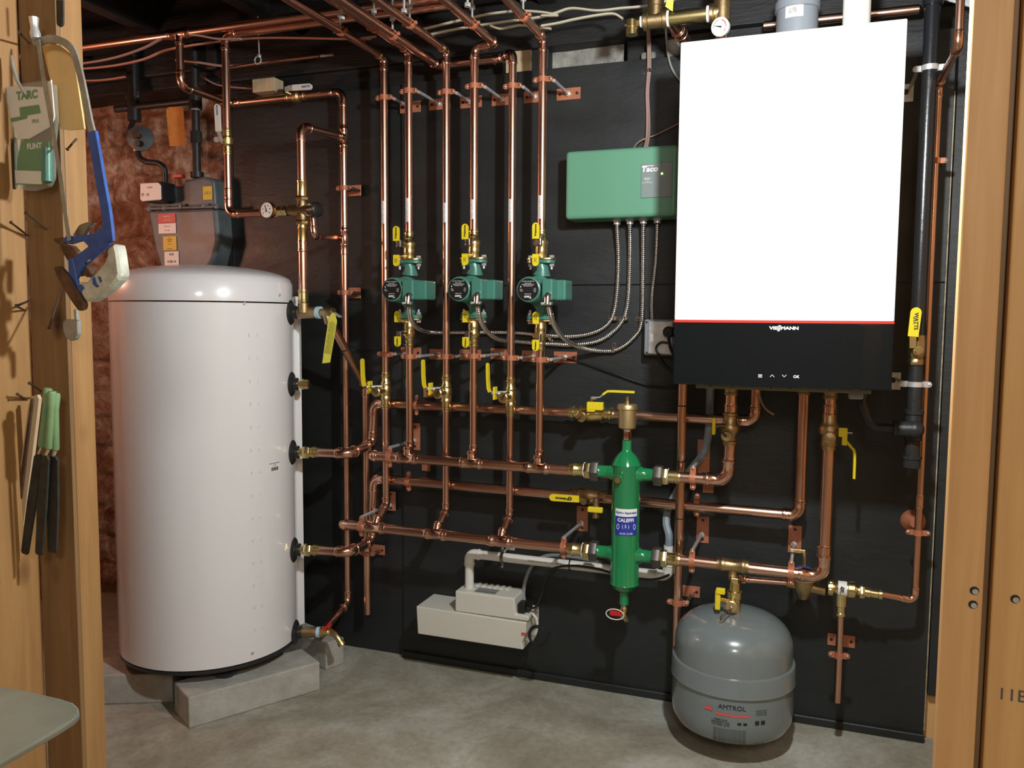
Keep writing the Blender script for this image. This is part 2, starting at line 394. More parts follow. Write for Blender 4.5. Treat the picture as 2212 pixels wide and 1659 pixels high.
# sill beam and joists, all painted black
struct(MB().box((P(1436,112,W0).x,W0+.005,zt+.0),(P(1466,112,W0).x,W0+.03,zt+.05),'stone',.012,3).obj('trim_5'))
struct(MB().box((P(1383,118,W0).x,W0+.005,zt+.0),(P(1415,118,W0).x,W0+.03,zt+.022),'stone',.008,3).obj('trim_6'))
struct(MB().box((XL,W0+.0,zt+.062),(XR,W0+.2,2.14),'black_beam',.004).obj('beam_sill'))
struct(MB().box((XL,2.13,zt+.155),(XR,2.18,2.14),'black_beam',.003).obj('beam_ledger'))
for i,x in enumerate((-2.45,-2.02,-1.60,-1.18,-.76,-.34,.08,.50,.92)):
    struct(MB().box((x,YF,1.975),(x+.05,W0,2.14),'black_beam',.003).obj('beam_joist'))
# light
def lamp(name,loc,w,col,rad=.04):
    l=bpy.data.lights.new(name,'POINT'); l.energy=w; l.color=col; l.shadow_soft_size=rad
    o=bpy.data.objects.new(name,l); o.location=loc; COL.objects.link(o); return o
lamp('room_bulb',(-.02,1.10,CH+.52),68,(.95,1,1.0),.03)
lamp('passage_bulb',(.25,-.85,1.88),54,(1,.98,.93),.22)
lamp('red_lamp',(-2.48,1.52,1.42),12,(1,.47,.32),.06)
w=bpy.data.worlds.new('world'); S.world=w; w.use_nodes=True; w.node_tree.nodes['Background'].inputs[0].default_value=(.5,.45,.4,1); w.node_tree.nodes['Background'].inputs[1].default_value=.02
S.view_settings.view_transform='Standard'; S.view_settings.look='None'; S.view_settings.gamma=1; S.view_settings.exposure=0; S.view_settings.use_curve_mapping=False
# ------------------------------------------------------------ door framing
def stud(name,lo,hi,mt,label,cat='stud'):
    o=MB().box(lo,hi,mt,.002,2).obj(name); return tag(o,label,cat)
YD=1.05
xa=P(60,560,YD).x; xb=P(148,800,YD).x
struct(MB().box((xa-.12,.45,0),(xa,YD,2.14),'wood_jamb',.002).obj('wall_stud'))
struct(MB().box((xa+.0008,YD,0),(xb,YD+.008,2.14),'wood_dark',.001).obj('wall_stud'))
struct(MB().box((xa+.0008,YD+.0085,0),(xb,YD+.052,2.14),'wood_jamb',.0015).obj('wall_stud'))
xq=P(2063,800,YD).x; xr=P(2150,800,YD).x
stR=struct(MB().box((xq-.001,YD,0),(xr,YD+.018,2.14),'wood_mid',.002).obj('wall_stud'))
struct(MB().box((xr+.0006,YD+.012,0),(P(2166,800,YD).x,YD+.08,2.14),'wood_dark',.0015).obj('wall_stud'))
stO=struct(MB().box((P(2168,800,YD).x,YD-.004,0),(P(2168,800,YD).x+.1,YD+.085,2.14),'wood_light',.002).obj('wall_stud'))
# ============================================================ big vessels
def dome_profile(R,h,n=8,r0=0):
    return [(h*math.sin(k/n*PI/2),R*math.cos(k/n*PI/2)) for k in range(n+1)]
TC=V(-1.67,1.96,0); TR=.252; tb=CH-.972; tt=CH+.040
t=T('storage_tank','tall white cylindrical hot water storage tank standing on concrete blocks','tank',(TC.x,TC.y,tb-.02))
mb=MB(); mb.lathe((TC.x,TC.y,tb+.008),Z_,[(0,TR-.006),(0.004,TR),(tt-tb-.012,TR)],'white_enamel',96)
for k in range(14):        # embossed seam marks
    for dx in (-.018,.006):
        a=math.radians(-19)+dx/TR*1.0; zz=tb+.10+k*.062*1.02
        p=V(TC.x+TR*math.cos(a),TC.y+TR*math.sin(a),zz); mb.box(p-V(.0025,.0025,.005),p+V(.0025,.0025,.005),'white_enamel',.001,1)
mb.obj('tank_shell',t)
MB().lathe((TC.x,TC.y,tb-.004),Z_,[(0,TR-.012),(.003,TR-.001),(.012,TR-.001)],'rubber',96).obj('base_rim',t)
prof=[(0,TR+.001),(.052,TR+.001),(.058,TR-.003)]+[(.058+.048*math.sin(k/10*PI/2),(TR-.003)*math.cos(k/10*PI/2)) for k in range(1,10)]+[(.106,0)]
mb=MB().lathe((TC.x,TC.y,tt),Z_,prof,'cap_white',96)
mb.obj('tank_lid',t)
for a,zz in ((math.radians(2),tt+.020),(math.radians(-25),tb+.035),(math.radians(-26),tt-.006)):
    p=V(TC.x+(TR+.001)*math.cos(a),TC.y+(TR+.001)*math.sin(a),zz); MB().cyl(p,p+V(math.cos(a),math.sin(a),0)*.003,.004,'zinc',12).obj('screw',t)
# raised housing strip round the back with the printed data plate
pts=[]
for a in range(38,80,6): pts.append(V(TC.x+(TR+.020)*math.cos(math.radians(a)),TC.y+(TR+.020)*math.sin(math.radians(a)),tb+.02))
for a in range(75,28,-6): pts.append(V(TC.x+(TR-.02)*math.cos(math.radians(a)),TC.y+(TR-.02)*math.sin(math.radians(a)),tb+.02))
MB().prism(pts,(0,0,tt-tb-.0),'white_enamel').obj('rear_housing',t)
def wraptext(mb,c,R,a0,z,txt,size,mt,bold=0,depth=.0003,sx=1,inw=.0002):
    k=MB().text(txt,(0,0,0),X_,Z_,size,mt,depth,'CENTER',bold,sx)
    vs=[]
    for v in k.v:
        a=a0+v.x/R; rr=R+inw-v.y; vs.append((c.x+rr*math.cos(a),c.y+rr*math.sin(a),z+v.z))
    mb.add(vs,k.f,mt)
def wrapquad(mb,c,R,a0,w,z0,z1,mt,off=.0004,n=10):
    vs=[];fs=[]
    for i in range(n+1):
        a=a0+(i/n-.5)*w/R
        for z in (z0,z1):
            for o in (0,off): vs.append((c.x+(R+o)*math.cos(a),c.y+(R+o)*math.sin(a),z))
    for i in range(n):
        b=i*4;e=b+4
        fs+=[[b+1,e+1,e+3,b+3],[b,b+2,e+2,e],[b,e,e+1,b+1],[b+2,b+3,e+3,e+2]]
    fs+=[[0,1,3,2],[n*4,n*4+2,n*4+3,n*4+1]]
    mb.add(vs,fs,mt)
mb=MB(); a0=math.radians(-5); zz=P(586,1008,1.93).z
wrapquad(mb,TC,TR,a0,.040,zz-.016,zz+.014,'label_white')
for i in range(16): wrapquad(mb,TC,TR+.0005,a0-.013/TR+i*.0018/TR,.0009 if i%3 else .0014,zz-.012,zz-.002,'ink',.0002,1)
wraptext(mb,TC,TR+.0005,a0,zz+.009,'202 MAX WATER TANK USE',.0032,'ink'); wraptext(mb,TC,TR+.0005,a0,zz+.003,'7511 1040',.003,'ink_dim')
mb.obj('barcode_label',t)
mb=MB(); a1=math.radians(40); R2=TR+.020
wrapquad(mb,TC,R2,a1,.05,P(655,840,2.1).z,P(655,690,2.1).z,'label_white')
for i in range(24): wrapquad(mb,TC,R2+.0005,a1-.006,.030+.01*random.random(),P(655,835,2.1).z+i*.0056,P(655,835,2.1).z+i*.0056+.0018,'ink_dim',.0002,2)
mb.obj('data_plate',t)
# ports
PA=math.radians(20); PD=V(math.cos(PA),math.sin(PA),0); PB=V(TC.x+TR*math.cos(PA),TC.y+TR*math.sin(PA),0)
YP=2.045
pz=[P(632,675,YP).z,P(632,830,YP).z,P(634,977,YP).z,P(637,1188,YP).z,P(640,1366,YP).z]
for z in pz:
    MB().lathe((PB.x-.004,PB.y-.002,z),PD,[(0,.036),(.005,.037),(.009,.033),(.013,.020),(.022,.019),(.024,.012)],'rubber',32).obj('port_collar',t)
for a in (-40,80,200):
    p=V(TC.x+(TR-.05)*math.cos(math.radians(a)),TC.y+(TR-.05)*math.sin(math.radians(a)),0)
    MB().lathe((p.x,p.y,CH-1.003),Z_,[(0,.026),(.006,.030),(.014,.030),(.028,.015)],'rubber',24).obj('levelling_foot',t)
# blocks
def slab(name,pa,pb,w,label,z1=CH-1.003):
    pa=Vector(pa);pb=Vector(pb); d=(pb-pa).normalized(); n=V(-d.y,d.x,0)
    q=[pa,pb,pb+n*w,pa+n*w]; q=[V(a.x,a.y,0) for a in q]
    c=d*.03
    if name: 
        o=MB().prism(q,(0,0,z1),'block',.004,2).obj('concrete_block'); tag(o,label,'block','concrete blocks under the tank'); return o
slab(1,V(-1.512,1.680,0),V(-1.318,2.00,0),.125,'pale solid concrete block at an angle under the front right of the white tank')
slab(1,V(-1.93,1.66,0),V(-1.66,1.785,0),.13,'pale concrete block under the white tank beside the wooden door jamb')
slab(1,V(-1.375,2.12,0),V(-1.66,2.22,0),-.07,'pale concrete block behind the white tank against the black wall')
# ------------------------------------------------------------ expansion tank
EC=P(1582,1450,2.12); er=.152; ztop=P(1583,1319,2.12).z
YF_=2.12-er
zb=P(1585,1608,2.02).z
et=T('expansion_tank','squat grey expansion tank hanging below the brass service valve','tank',(EC.x,EC.y,zb))
H=ztop-zb; ctr=(EC.x,EC.y,zb)
zb1=P(1585,1471,YF_).z-zb; zb2=P(1585,1509,YF_).z-zb; zc=P(1466,1368,2.12).z-zb
pp=[(-.004,.030),(.0,.075),(.008,.115),(.020,.138),(.040,.149),(.070,er-.0005),(zb2-.008,er-.003),(zb2-.003,er+.0025),(zb2+.002,er+.001),(zb1-.004,er+.0008),(zb1-.0005,er-.0005),(zb1+.001,er-.006),(zc,er-.006)]
hh=H-zc
pp+=[(zc+hh*(1-t_**3.2)**.5,(er-.006)*t_) for t_ in (.995,.98,.95,.91,.86,.8,.7,.58,.45,.3,.15,.05)]+[(H,0)]
MB().lathe(ctr,Z_,pp,'tank_grey',96).obj('tank_shell',et,28)
mb=MB()
fa=math.atan2(0-EC.y,0-EC.x)      # towards the doorway
aL=fa-.02
def rz(z): # shell radius at height z
    h=z-zb
    for i in range(len(pp)-1):
        if pp[i][0]<=h<=pp[i+1][0]: return pp[i][1]+(pp[i+1][1]-pp[i][1])*(h-pp[i][0])/(pp[i+1][0]-pp[i][0]+1e-9)
    return er
def wt(txt,a,z,s,mt,bold=0,sx=1): wraptext(mb,EC,rz(z)+.0008,a,z,txt,s,mt,bold,.0003,sx)
wt('AMTROL',aL+.03,zb+zb2-.026,.0165,'ink',0,1.0)
wrapquad(mb,EC,rz(zb+zb2-.044)+.0008,aL+.035,.078,zb+zb2-.047,zb+zb2-.041,'label_red')
for dx,h in ((-.052,.016),(-.046,.012),(-.058,.008)): 
    a=aL+dx/er; mb.prism([V(EC.x+(er)*math.cos(a+q/er),EC.y+(er)*math.sin(a+q/er),zb+zb2-.040+w) for q,w in ((-.005,0),(.005,0),(.001,h))],V(math.cos(a),math.sin(a),0)*.0006,'label_red')
for i,s in enumerate(('MODEL EX-30','EXPANSION TANK','MAX PRESS 100 PSI')): wt(s,aL-.14,zb+zb2-.058-.006*i,.0052,'ink')
for i in range(8): wt('safety instructions to be followed when fitted',aL,zb+zb2-.080-.0055*i,.0042,'ink_dim')
for i in range(5): wt('installation data',aL+.50,zb+zb2-.030-.005*i if i<3 else zb+zb2-.10-.005*i,.0045,'ink_dim')
for q in (.43,.53): wrapquad(mb,EC,rz(zb+zb2-.06)+.0008,aL+q,.010,zb+zb2-.065,zb+zb2-.055,'ink')
for q in (.15,.24): wrapquad(mb,EC,rz(zb+zb2-.06)+.0008,aL+q,.009,zb+zb2-.066,zb+zb2-.060,'ink')
mb.obj('printed_label',et)
# ------------------------------------------------------------ hydraulic separator
SC=P(1351,1130,2.12); sr=.0375
def sz(v,u=1350): return P(u,v,2.12).z
hs=T('hydraulic_separator','green cylindrical hydraulic separator with four side ports and blue label','separator',(SC.x,SC.y,sz(1310)))
zt_=sz(975); zbm=sz(1278)
prof=[]
for k in range(9): prof.append((.028*(1-math.cos(k/8*PI/2))- .0, .012+ (sr-.012)*math.sin(k/8*PI/2)))
L_=zt_-zbm
prof=[(-.034,.0125),(-.004,.0125),(0,.014),(.004,.022),(.012,.032),(.020,sr-.002),(.023,sr+.0015),(.026,sr),(L_-.036,sr),(L_-.034,sr+.0015),(L_-.030,sr-.0005),(L_-.018,sr-.006),(L_-.006,.022),(L_,.0145),(L_+.006,.0125),(L_+.030,.0125)]
MB().lathe((SC.x,SC.y,zbm),Z_,prof,'green_sep',48).obj('separator_body',hs,50)
ph=sz(1022); pl=sz(1197)
for z in (ph,pl):
    for sgn in (-1,1):
        c=V(SC.x,SC.y,z)
        MB().sweep([c+X_*sgn*(sr-.008),c+X_*sgn*(sr+.004),c+X_*sgn*(sr+.008),c+X_*sgn*(sr+.034),c+X_*sgn*(sr+.040)],[.024,.020,.0175,.0165,.020],'green_sep',28).obj('side_port',hs)
        MB().hexn(c+X_*sgn*(sr+.036),c+X_*sgn*(sr+.058),.0285,'nut_black').obj('union_nut',hs)
c=V(SC.x,SC.y-sr+.004,sz(1030))+V(-.012,0,0)
MB().sweep([c+V(.003,.012,0),c,c-Y_*.010],[.015,.011,.010],'green_sep',20).obj('sensor_boss',hs)
mb=MB();mb.sweep([c-Y_*.008,c-Y_*.016,c-Y_*.019],[.009,.0095,.0075],'brass',20);mb.obj('sensor_plug',hs)
mb=MB(); fa=math.atan2(-SC.y,-SC.x)+.06; z0=sz(1150);z1=sz(1093);zm=sz(1109)
wrapquad(mb,SC,sr,fa,.062,z0,zm,'label_blue',.0005,20); wrapquad(mb,SC,sr,fa,.062,zm,z1,'label_white',.0005,20)
wraptext(mb,SC,sr+.0007,fa,sz(1101),'Hydro Separator',.0085,'ink_blue',.0002); wraptext(mb,SC,sr+.0007,fa-.05,sz(1117),'CALEFFI',.0125,'ink_white',.0004)
for q in (-.95,.95):
    wraptext(mb,SC,sr+.0007,fa+q*.62,sz(1132),'O',.022,'ink_white',-.0002,sx=.5)
wraptext(mb,SC,sr+.0007,fa-.05,sz(1130),'( S )',.012,'ink_white')
for i,s in enumerate(('Tmax 210F   Tmax 210F','Pmax 150psi  Pmax 150psi')): wraptext(mb,SC,sr+.0007,fa,sz(1144)-i*.003,s,.0034,'ink_white')
mb.obj('blue_label',hs)
# air vent on top
av=T('air_vent','brass float air vent standing on top of the green separator','air vent',(SC.x,SC.y,sz(948)))
MB().hexn((SC.x,SC.y,sz(950)),(SC.x,SC.y,sz(931)),.0125,'copper_fit').obj('hex_adapter',av)
MB().cyl((SC.x,SC.y,sz(931)),(SC.x,SC.y,sz(926)),.009,'ptfe').obj('thread_seal',av)
MB().lathe((SC.x,SC.y,sz(926)),Z_,[(0,.018),(.003,.0225),(.008,.0235),(sz(884)-sz(926),.0235)],'brass_mat',40).obj('vent_body',av)
MB().lathe((SC.x,SC.y,sz(884)),Z_,[(0,.0235),(.001,.027),(.010,.027),(.013,.025),(.014,.008)],'brass_mat',40).obj('vent_cover',av)
MB().lathe((SC.x,SC.y,sz(874)),Z_,[(0,.007),(.010,.006),(.011,.004),(.016,.0045),(.020,.0045),(.023,.002)],'brass',16).obj('vent_cap',av)
# drain on bottom
dv=T('drain_valve','small brass drain cock with red lever under the green separator','valve',(SC.x,SC.y,sz(1338)))
MB().lathe((SC.x,SC.y,sz(1337)),Z_,[(0,.007),(.004,.009),(.010,.009),(.012,.007),(.018,.010),(.030,.010),(.033,.008),(.038,.008)],'brass',20).obj('valve_body',dv)
MB().cyl((SC.x,SC.y-.004,sz(1325)),(SC.x+.012,SC.y-.02,sz(1335)),.006,'brass',16).obj('outlet',dv)
MB().box(V(SC.x-.034,SC.y-.026,sz(1327)),V(SC.x-.002,SC.y-.014,sz(1315)),'red',.004,3).obj('lever',dv)
mb=MB();ring=[V(SC.x-.018+.024*math.cos(a*PI/12),SC.y-.027,sz(1322)+.014*math.sin(a*PI/12)) for a in range(24)]
mb.sweep(ring,.0016,'white_plastic',8,closed=True).obj('cap_strap',dv)
# ============================================================ boiler
YB=1.90
bx0=P(1462,460,YB).x; bx1=P(1945,400,YB).x; bz1=P(1700,67,YB).z; bz0=P(1690,837,YB).z; bzm=P(1695,694,YB).z
b=T('boiler','large wall hung boiler with glaring white front over a glossy black control strip','boiler',((bx0+bx1)/2,2.1,bz0))
MB().box((bx0,YB,bzm+.001),(bx1,2.25,bz1),'boiler_white',.0025,2).obj('casing',b)
MB().box((bx0+.001,YB+.03,bz0+.008),(bx1-.001,2.25,bzm-.001),'dark_plastic',.003).obj('lower_casing',b)
q=MB().box((bx0,YB-.004,bz0),(bx1,YB+.03,bzm-.004),'glass_black',.003,2).obj('control_panel',b)
MB().box((bx0,YB-.0045,bzm-.0042),(bx1,YB+.002,bzm+.001),'panel_red',.0003,1).obj('light_bar',b)
mb=MB(); f=lambda u,v:P(u,v,YB-.005)
mb.text('VIE',f(1680,709),X_,Z_,.0095,'ink_white',.0003,'RIGHT',.0004,1.35); mb.text('MANN',f(1686.5,709),X_,Z_,.0095,'ink_white',.0003,'LEFT',.0004,1.3)
c=f(1683,709)
for x0,x1,z in ((-.0015,.0036,.0055),(-.003,.003,.0028),(-.0035,.0035,0.0),(-.003,.003,-.0028),(-.0036,.0015,-.0055)): mb.box(c+V(x0,-.0003,z-.0009),c+V(x1,.0003,z+.0009),'ink_white')
mb.obj('maker_lettering',q)
mb=MB(); c=f(1642,812)
for k in (-1,0,1): mb.box(c+V(-.0042,-.0003,k*.0026-.0006),c+V(.0042,.0003,k*.0026+.0006),'ink_white')
for u,s in ((1668,1),(1694,-1)):
    c=f(u,812)
    for g in (-1,1): mb.sweep([c+V(0,0,.0025*s),c+V(.0045*g,0,-.0025*s)],.0006,'ink_white',6)
mb.text('OK',f(1720,814),X_,Z_,.0085,'ink_white',.0003,'CENTER',.0002); mb.obj('touch_symbols',q)
cx0=P(1503,840,1.95).x; cx1=P(1882,848,1.95).x
mb=MB().box((cx0,1.95,bz0-.012),(cx1,2.24,bz0+.012),'olive_metal',.001,1)
for u in (1535,1582,1665,1707,1793): 
    p=P(u,840,1.95); mb.cyl((p.x,1.9505,bz0-.004),(p.x,1.9485,bz0-.004),.0022,'ink',10)
mb.obj('base_plate',b)
p=P(1850,860,1.97); MB().box((p.x-.017,1.96,bz0-.026),(p.x+.014,1.985,bz0-.010),'pvc_grey',.004,2).obj('condensate_cap',b)
MB().box((bx0+.02,2.25,bz0+.05),(bx1-.02,W0,bz1-.02),'olive_metal',.001,1).obj('mounting_frame',b)
# vents on top
fx=P(1722,40,2.08)
fl=T('flue_vent','grey plastic flue collar rising from the top of the boiler','flue',(fx.x,fx.y,bz1))
h=lambda v:P(1722,v,2.08).z
MB().lathe((fx.x,fx.y,bz1-.002),Z_,[(0,.052),(.006,.052),(.012,.047),(h(24)-bz1,.0465)],'pvc_grey',48).obj('collar_base',fl)
MB().cyl((fx.x,fx.y,bz1+.01),(fx.x,fx.y,2.13),.038,'pvc_grey',48).obj('flue_pipe',fl)
MB().lathe((fx.x,fx.y,h(27)),Z_,[(0,.044),(.002,.0505),(.020,.0505),(.022,.047),(.034,.047),(.036,.040)],'pvc_grey',48).obj('joint_collar',fl)
mb=MB(); wrapquad(mb,fx,.0470,math.atan2(-fx.y,-fx.x)-.15,.040,h(50),h(24),'label_white'); 
for i in range(8): wrapquad(mb,fx,.0475,math.atan2(-fx.y,-fx.x)-.38+i*.045,.0009,h(42),h(30),'ink',.0002,1)
mb.obj('sticker',fl)
vx=P(1851,20,1.99)
o=MB().cyl((vx.x,vx.y,bz1-.002),(vx.x,vx.y,2.13),.0285,'pvc',40).obj('vent_pipe'); tag(o,'plain white plastic air intake pipe rising from the boiler top','pipe')
# ============================================================ brackets
def band(mb,c,ax,r,w,mt='clampc',th=.0025):
    ax=ax.normalized(); mb.sweep([c-ax*w/2,c+ax*w/2],r+th,mt,24)
def ear(mb,c,e,ax,r,w,mt='clampc',ln=.018,scr='screw',th=.006):
    e=e.normalized();ax=ax.normalized();n=e.cross(ax)
    if n.y>0: n=-n
    a=c+e*(r-.001)-n*th/2; q=[]
    for k in range(9):
        t=-PI/2+PI*k/8; q.append(a+e*(ln-w/2+math.cos(t)*w/2)+ax*math.sin(t)*w/2)
    q=[a-ax*w/2]+q+[a+ax*w/2]
    mb.prism(q,n*th,mt,.0006,1); s=c+e*(r+ln-w/2)+n*th/2
    mb.sweep([s,s+n*.002,s+n*.003],[.0034,.0034,.002],scr,12)
def strap(e,c,ax,er_,r,w=.0145,mt='clampc',ln=.018,name='pipe_strap',scr='screw'):
    mb=MB(); band(mb,c,ax,r,w,mt); ear(mb,c,er_,ax,r,w,mt,ln,scr); ear(mb,c,-er_,ax,r,w,mt,ln,scr); return mb.obj(name,e)
def plate(mb,c,w,h,mt='clampc',hole=True,horiz=True):
    mb.box(V(c.x-w/2,W0-.0035,c.z-h/2),V(c.x+w/2,W0-.0002,c.z+h/2),mt,.0008,1)
    d=(w if horiz else h)*.36
    for s in (-1,1):
        p=V(c.x+(d*s if horiz else 0),W0-.0036,c.z+(0 if horiz else d*s)); mb.cyl(p,p-Y_*.0006,.0042,'ink',14)
def standoff(label,pc,pipe,ax,r,horiz=True,w=.07,h=.033,group='copper coloured standoff pipe clamps',rod='chrome',side=1):
    """wall plate at pc, threaded rod straight out of the wall, strap round the pipe"""
    e=T('pipe_clamp',label,'pipe clamp',(pc.x,W0,pc.z),group)
    mb=MB(); plate(mb,pc,w,h,horiz=horiz); mb.obj('wall_plate',e)
    ed=(X_*side if horiz else Z_*side); o=ed*(r+.012)
    base=V(pc.x,W0-.002,pc.z); tip=V(pc.x,pipe.y+.004,pc.z)
    MB().sweep([base,base-Y_*.008,base-Y_*.0085,tip],[.0078,.0078,.0048,.0048],'zinc',14).obj('threaded_rod',e)
    strap(e,V(pipe.x,pipe.y,pipe.z),ax,ed,r); return e
# ============================================================ risers
r34=.0111; r1=.0143; YS=2.155; YR=2.190; YH=2.140; YL=2.122; YB2=2.245
NM=['basement return','basement supply','first floor return','first floor supply','second floor return','second floor supply']
RX=[P(831,450,YR).x,P(883.5,450,YS).x,P(964,450,YR).x,P(1024,450,YS).x,P(1105.5,450,YR).x,P(1170,450,YS).x]
RZ=[P(830,124,YR).z,P(883,109,YS).z,P(965,109,YR).z,P(1025,103,YS).z,P(1109,113,YR).z,P(1175,80,YS).z]
zhu=P(1030,1001,YH).z; zlo=P(1000,1160,YL).z
YE=.35
def label_strip(e,x,y,r,v0,v1,txt,u):
    z1=P(u,v0,y-r).z; z0=P(u,v1,y-r).z; c=V(x,y,0); a=math.atan2(-y,-x)-.50
    mb=MB(); wrapquad(mb,c,r,a,.0098,z0,z1,'label_white',.0003,5)
    k=MB().text(txt,(0,0,0),Z_,-X_,.0062,'ink',.0001,'CENTER',0,1)
    L=max(v.z for v in k.v)-min(v.z for v in k.v); s=(z1-z0-.004)/L; vs=[]
    for v in k.v:
        aa=a+v.x/r; vs.append((c.x+(r+.0005)*math.cos(aa),c.y+(r+.0005)*math.sin(aa),(z0+z1)/2+v.z*s))
    mb.add(vs,k.f,'ink'); mb.obj('name_label',e)
LAB=[('BASEMENT RETURN',434,483,825),('BASEMENT SUPPLY',428,479,876),('FIRST RETURN',438,480,960),('FIRST SUPPLY',431,473,1020),('SECOND RETURN',430,479,1102),('SECOND SUPPLY',422,472,1166)]
risers=[]
for i in range(6):
    x=RX[i]; y=YS if i%2 else YR; z=RZ[i]
    e=T('copper_riser','copper %s pipe running down from the ceiling, lettered %s'%(NM[i],LAB[i][0]),'pipe',(x,y,0),'six copper risers'); risers.append(e)
    bot=P(x and [0,884,0,1025,0,1171][i] or 0,[0,503,0,499,0,497][i],YS).z if i%2 else P([832,0,963,0,1102][i] if i<5 else 0,[803,0,809,0,814][i] if i<5 else 0,YR).z
    if i==3:
        x2=P(1070,90,YS).x; run(e,[V(x,y,bot),V(x,y,z),V(x2,y,z+.004),V(x2,YE,z+.004)],r34,R=.018,L=.014)
    elif i==4:
        x2=P(944,123,2.225).x; run(e,[V(x,y,bot),V(x,y,z),V(x-.055,2.232,z),V(x2,2.232,z),V(x2,YE,z)],r34,R=.018,L=.013)
    else: run(e,[V(x,y,bot),V(x,y,z),V(x,YE,z)],r34,R=.018,L=.02)
    label_strip(e,x,y,r34,LAB[i][1],LAB[i][2],LAB[i][0],LAB[i][3])
    if i%2==0:     # return: lower length below the valve, 45 degree offset into the lower header
        v1=[884,0,889,0,899][i]; zt2=P(RX[i] and [833,0,962,0,1101][i],v1,YR).z; zz=zlo
        e2=T('copper_drop','copper pipe dropping from the %s valve to the lower header'%NM[i],'pipe',(x,y,zlo),'return drops to the lower header')
        zk=zlo+.058
        run(e2,[V(x,y,zt2),V(x,y,zk),V(x,YL+.010,zlo+.012)],r34,R=.014,L=.014)
    else:
        v1=[0,748,0,750,0,757][i]; zt2=P([0,886,0,1023,0,1168][i],v1,YS).z
        e2=T('copper_drop','copper pipe dropping from the %s pump to the upper header'%NM[i][:-7],'pipe',(x,y,zhu),'supply drops to the upper header')
        run(e2,[V(x,y,zt2),V(x,y,zhu+.03),V(x,YH+.006,zhu+.012)],r34,R=.012,L=.018)
# clamps on risers, top row and bottom row
tp=[(871,231),(947,230),(1013,225),(1079,217),(1158,212),(1223,206)]
bp=[(905,762),(955,764),(1010,766),(1067,767),(1140,769),(1222,767)]
vt=[211,197,199,186,186,172]; vb=[765,770,770,769,773,777]; ub=[828,885,962,1024,1103,1167]; ut=[829,881,965,1024,1109,1172]
for i in range(6):
    x=RX[i]; y=YS if i%2 else YR
    pp_=V(x+r34+.013,0,P(ut[i],vt[i],y).z); 
    standoff('clamp holding the %s riser to the wall just below the ceiling'%NM[i],V(pp_.x+.006,W0,pp_.z-.004),V(x,y,pp_.z),Z_,r34)
    pp_=V(x+r34+.013,0,P(ub[i],vb[i],y).z)
    standoff('clamp holding the %s pipe at the level below the pumps'%NM[i],V(pp_.x+.006,W0,pp_.z+.001),V(x,y,pp_.z),Z_,r34)
# split ring hangers under the joists
hang=[(735,72,0),(808,69,1),(848,66,4),(885,58,2),(1020,42,3),(1130,21,5)]
for u,v,i in hang:
    xx={3:P(1070,90,YS).x,4:P(944,123,2.225).x}.get(i,RX[i]); zz=RZ[i]+(.004 if i==3 else 0); q=Px(u,v,xx)
    yy=q.y
    e=T('ring_hanger','split ring hanger on a thin rod holding the %s pipe under the ceiling'%NM[i],'pipe hanger',(xx,yy,zz),'ceiling ring hangers')
    strap(e,V(xx,yy,zz),Y_,X_,r34,.011,ln=.012,name='split_ring'); mb=MB(); mb.sweep([V(xx,yy,zz+r34),V(xx,yy,1.98)],.003,'zinc',10); mb.hexn(V(xx,yy,zz+.035),V(xx,yy,zz+.045),.008,'zinc'); mb.obj('hanger_rod',e)
# ============================================================ headers
def px(u,v,y): return P(u,v,y).x
def header(name,label,z,y,uc,tees,u_end,v,side_l,rr=r1):
    e=T(name,label,'pipe',(px(uc,v,y),y,z)); x0=px(uc,v,y); x1=px(u_end,v,y)
    run(e,[V(x0+.008,y,z),V(x1,y,z)],rr)
    MB().sweep([V(x0-.004,y,z),V(x0,y,z),V(x0+.006,y,z),V(x0+.008,y,z),V(x0+.013,y,z),V(x0+.015,y,z),V(x0+.020,y,z)],[rr*.9,rr*1.12,rr*1.12,rr*1.25,rr*1.25,rr*1.12,rr*1.12],'copper_fit',20).obj('end_cap',e)
    for tx,b in tees: mb=MB(); tee(mb,V(tx,y,z),X_,b,rr,r34,L=.076,Lb=.036); mb.obj('tee_fitting',e)
    return e
xu=[(RX[i],Z_) for i in (1,3,5)]; xl=[(RX[i]-.003,V(0,.6,.8).normalized()) for i in (0,2,4)]
header('copper_header','copper supply header feeding three pumps, upper of the two tee manifolds','x' and zhu,YH,803,xu,1236,990,1)
header('copper_header','copper return header with three tees, lower of the two manifolds',zlo,YL,739,xl,1234,1140,1)
def adapter(xa,xb,y,z,label,nut_first=True):
    """brass press adapter between copper pipe and green separator"""
    e=T('brass_adapter',label,'pipe fitting',((xa+xb)/2,y,z),'brass press adapters at the separator')
    c=V(0,y,z); d=1 if xb>xa else -1; L=abs(xb-xa)
    mb=MB(); s=sleeve(L*.62,r1); mb.sweep([V(xa+d*q[0],y,z) for q in s],[q[1]*1.02 for q in s],'brass',24); mb.sweep([V(xa+d*L*.62,y,z),V(xa+d*L*.66,y,z),V(xa+d*L*.7,y,z)],[r1*1.13,r1*1.35,r1*1.2],'brass',24); mb.obj('press_socket',e)
    mb=MB(); mb.hexn(V(xa+d*L*.68,y,z),V(xb,y,z),r1*1.62,'brass'); mb.obj('hex_nut',e)
    MB().sweep([V(xa+d*L*.655,y,z),V(xa+d*L*.69,y,z)],r1*1.42,'ptfe',24).obj('thread_tape',e); return e
sl=SC.x-sr-.059+.0; sR=SC.x+sr+.059
ys=SC.y
adapter(px(1234,1015,YH),sl+.002,ys+.006,ph,'brass adapter joining the upper header to the green separator from the pumps')
adapter(px(1230,1182,YL),sl+.002,ys-.004,pl,'brass adapter joining the lower return header to the green separator')
xr1=px(1470,1035,ys); xr2=px(1470,1208,ys)
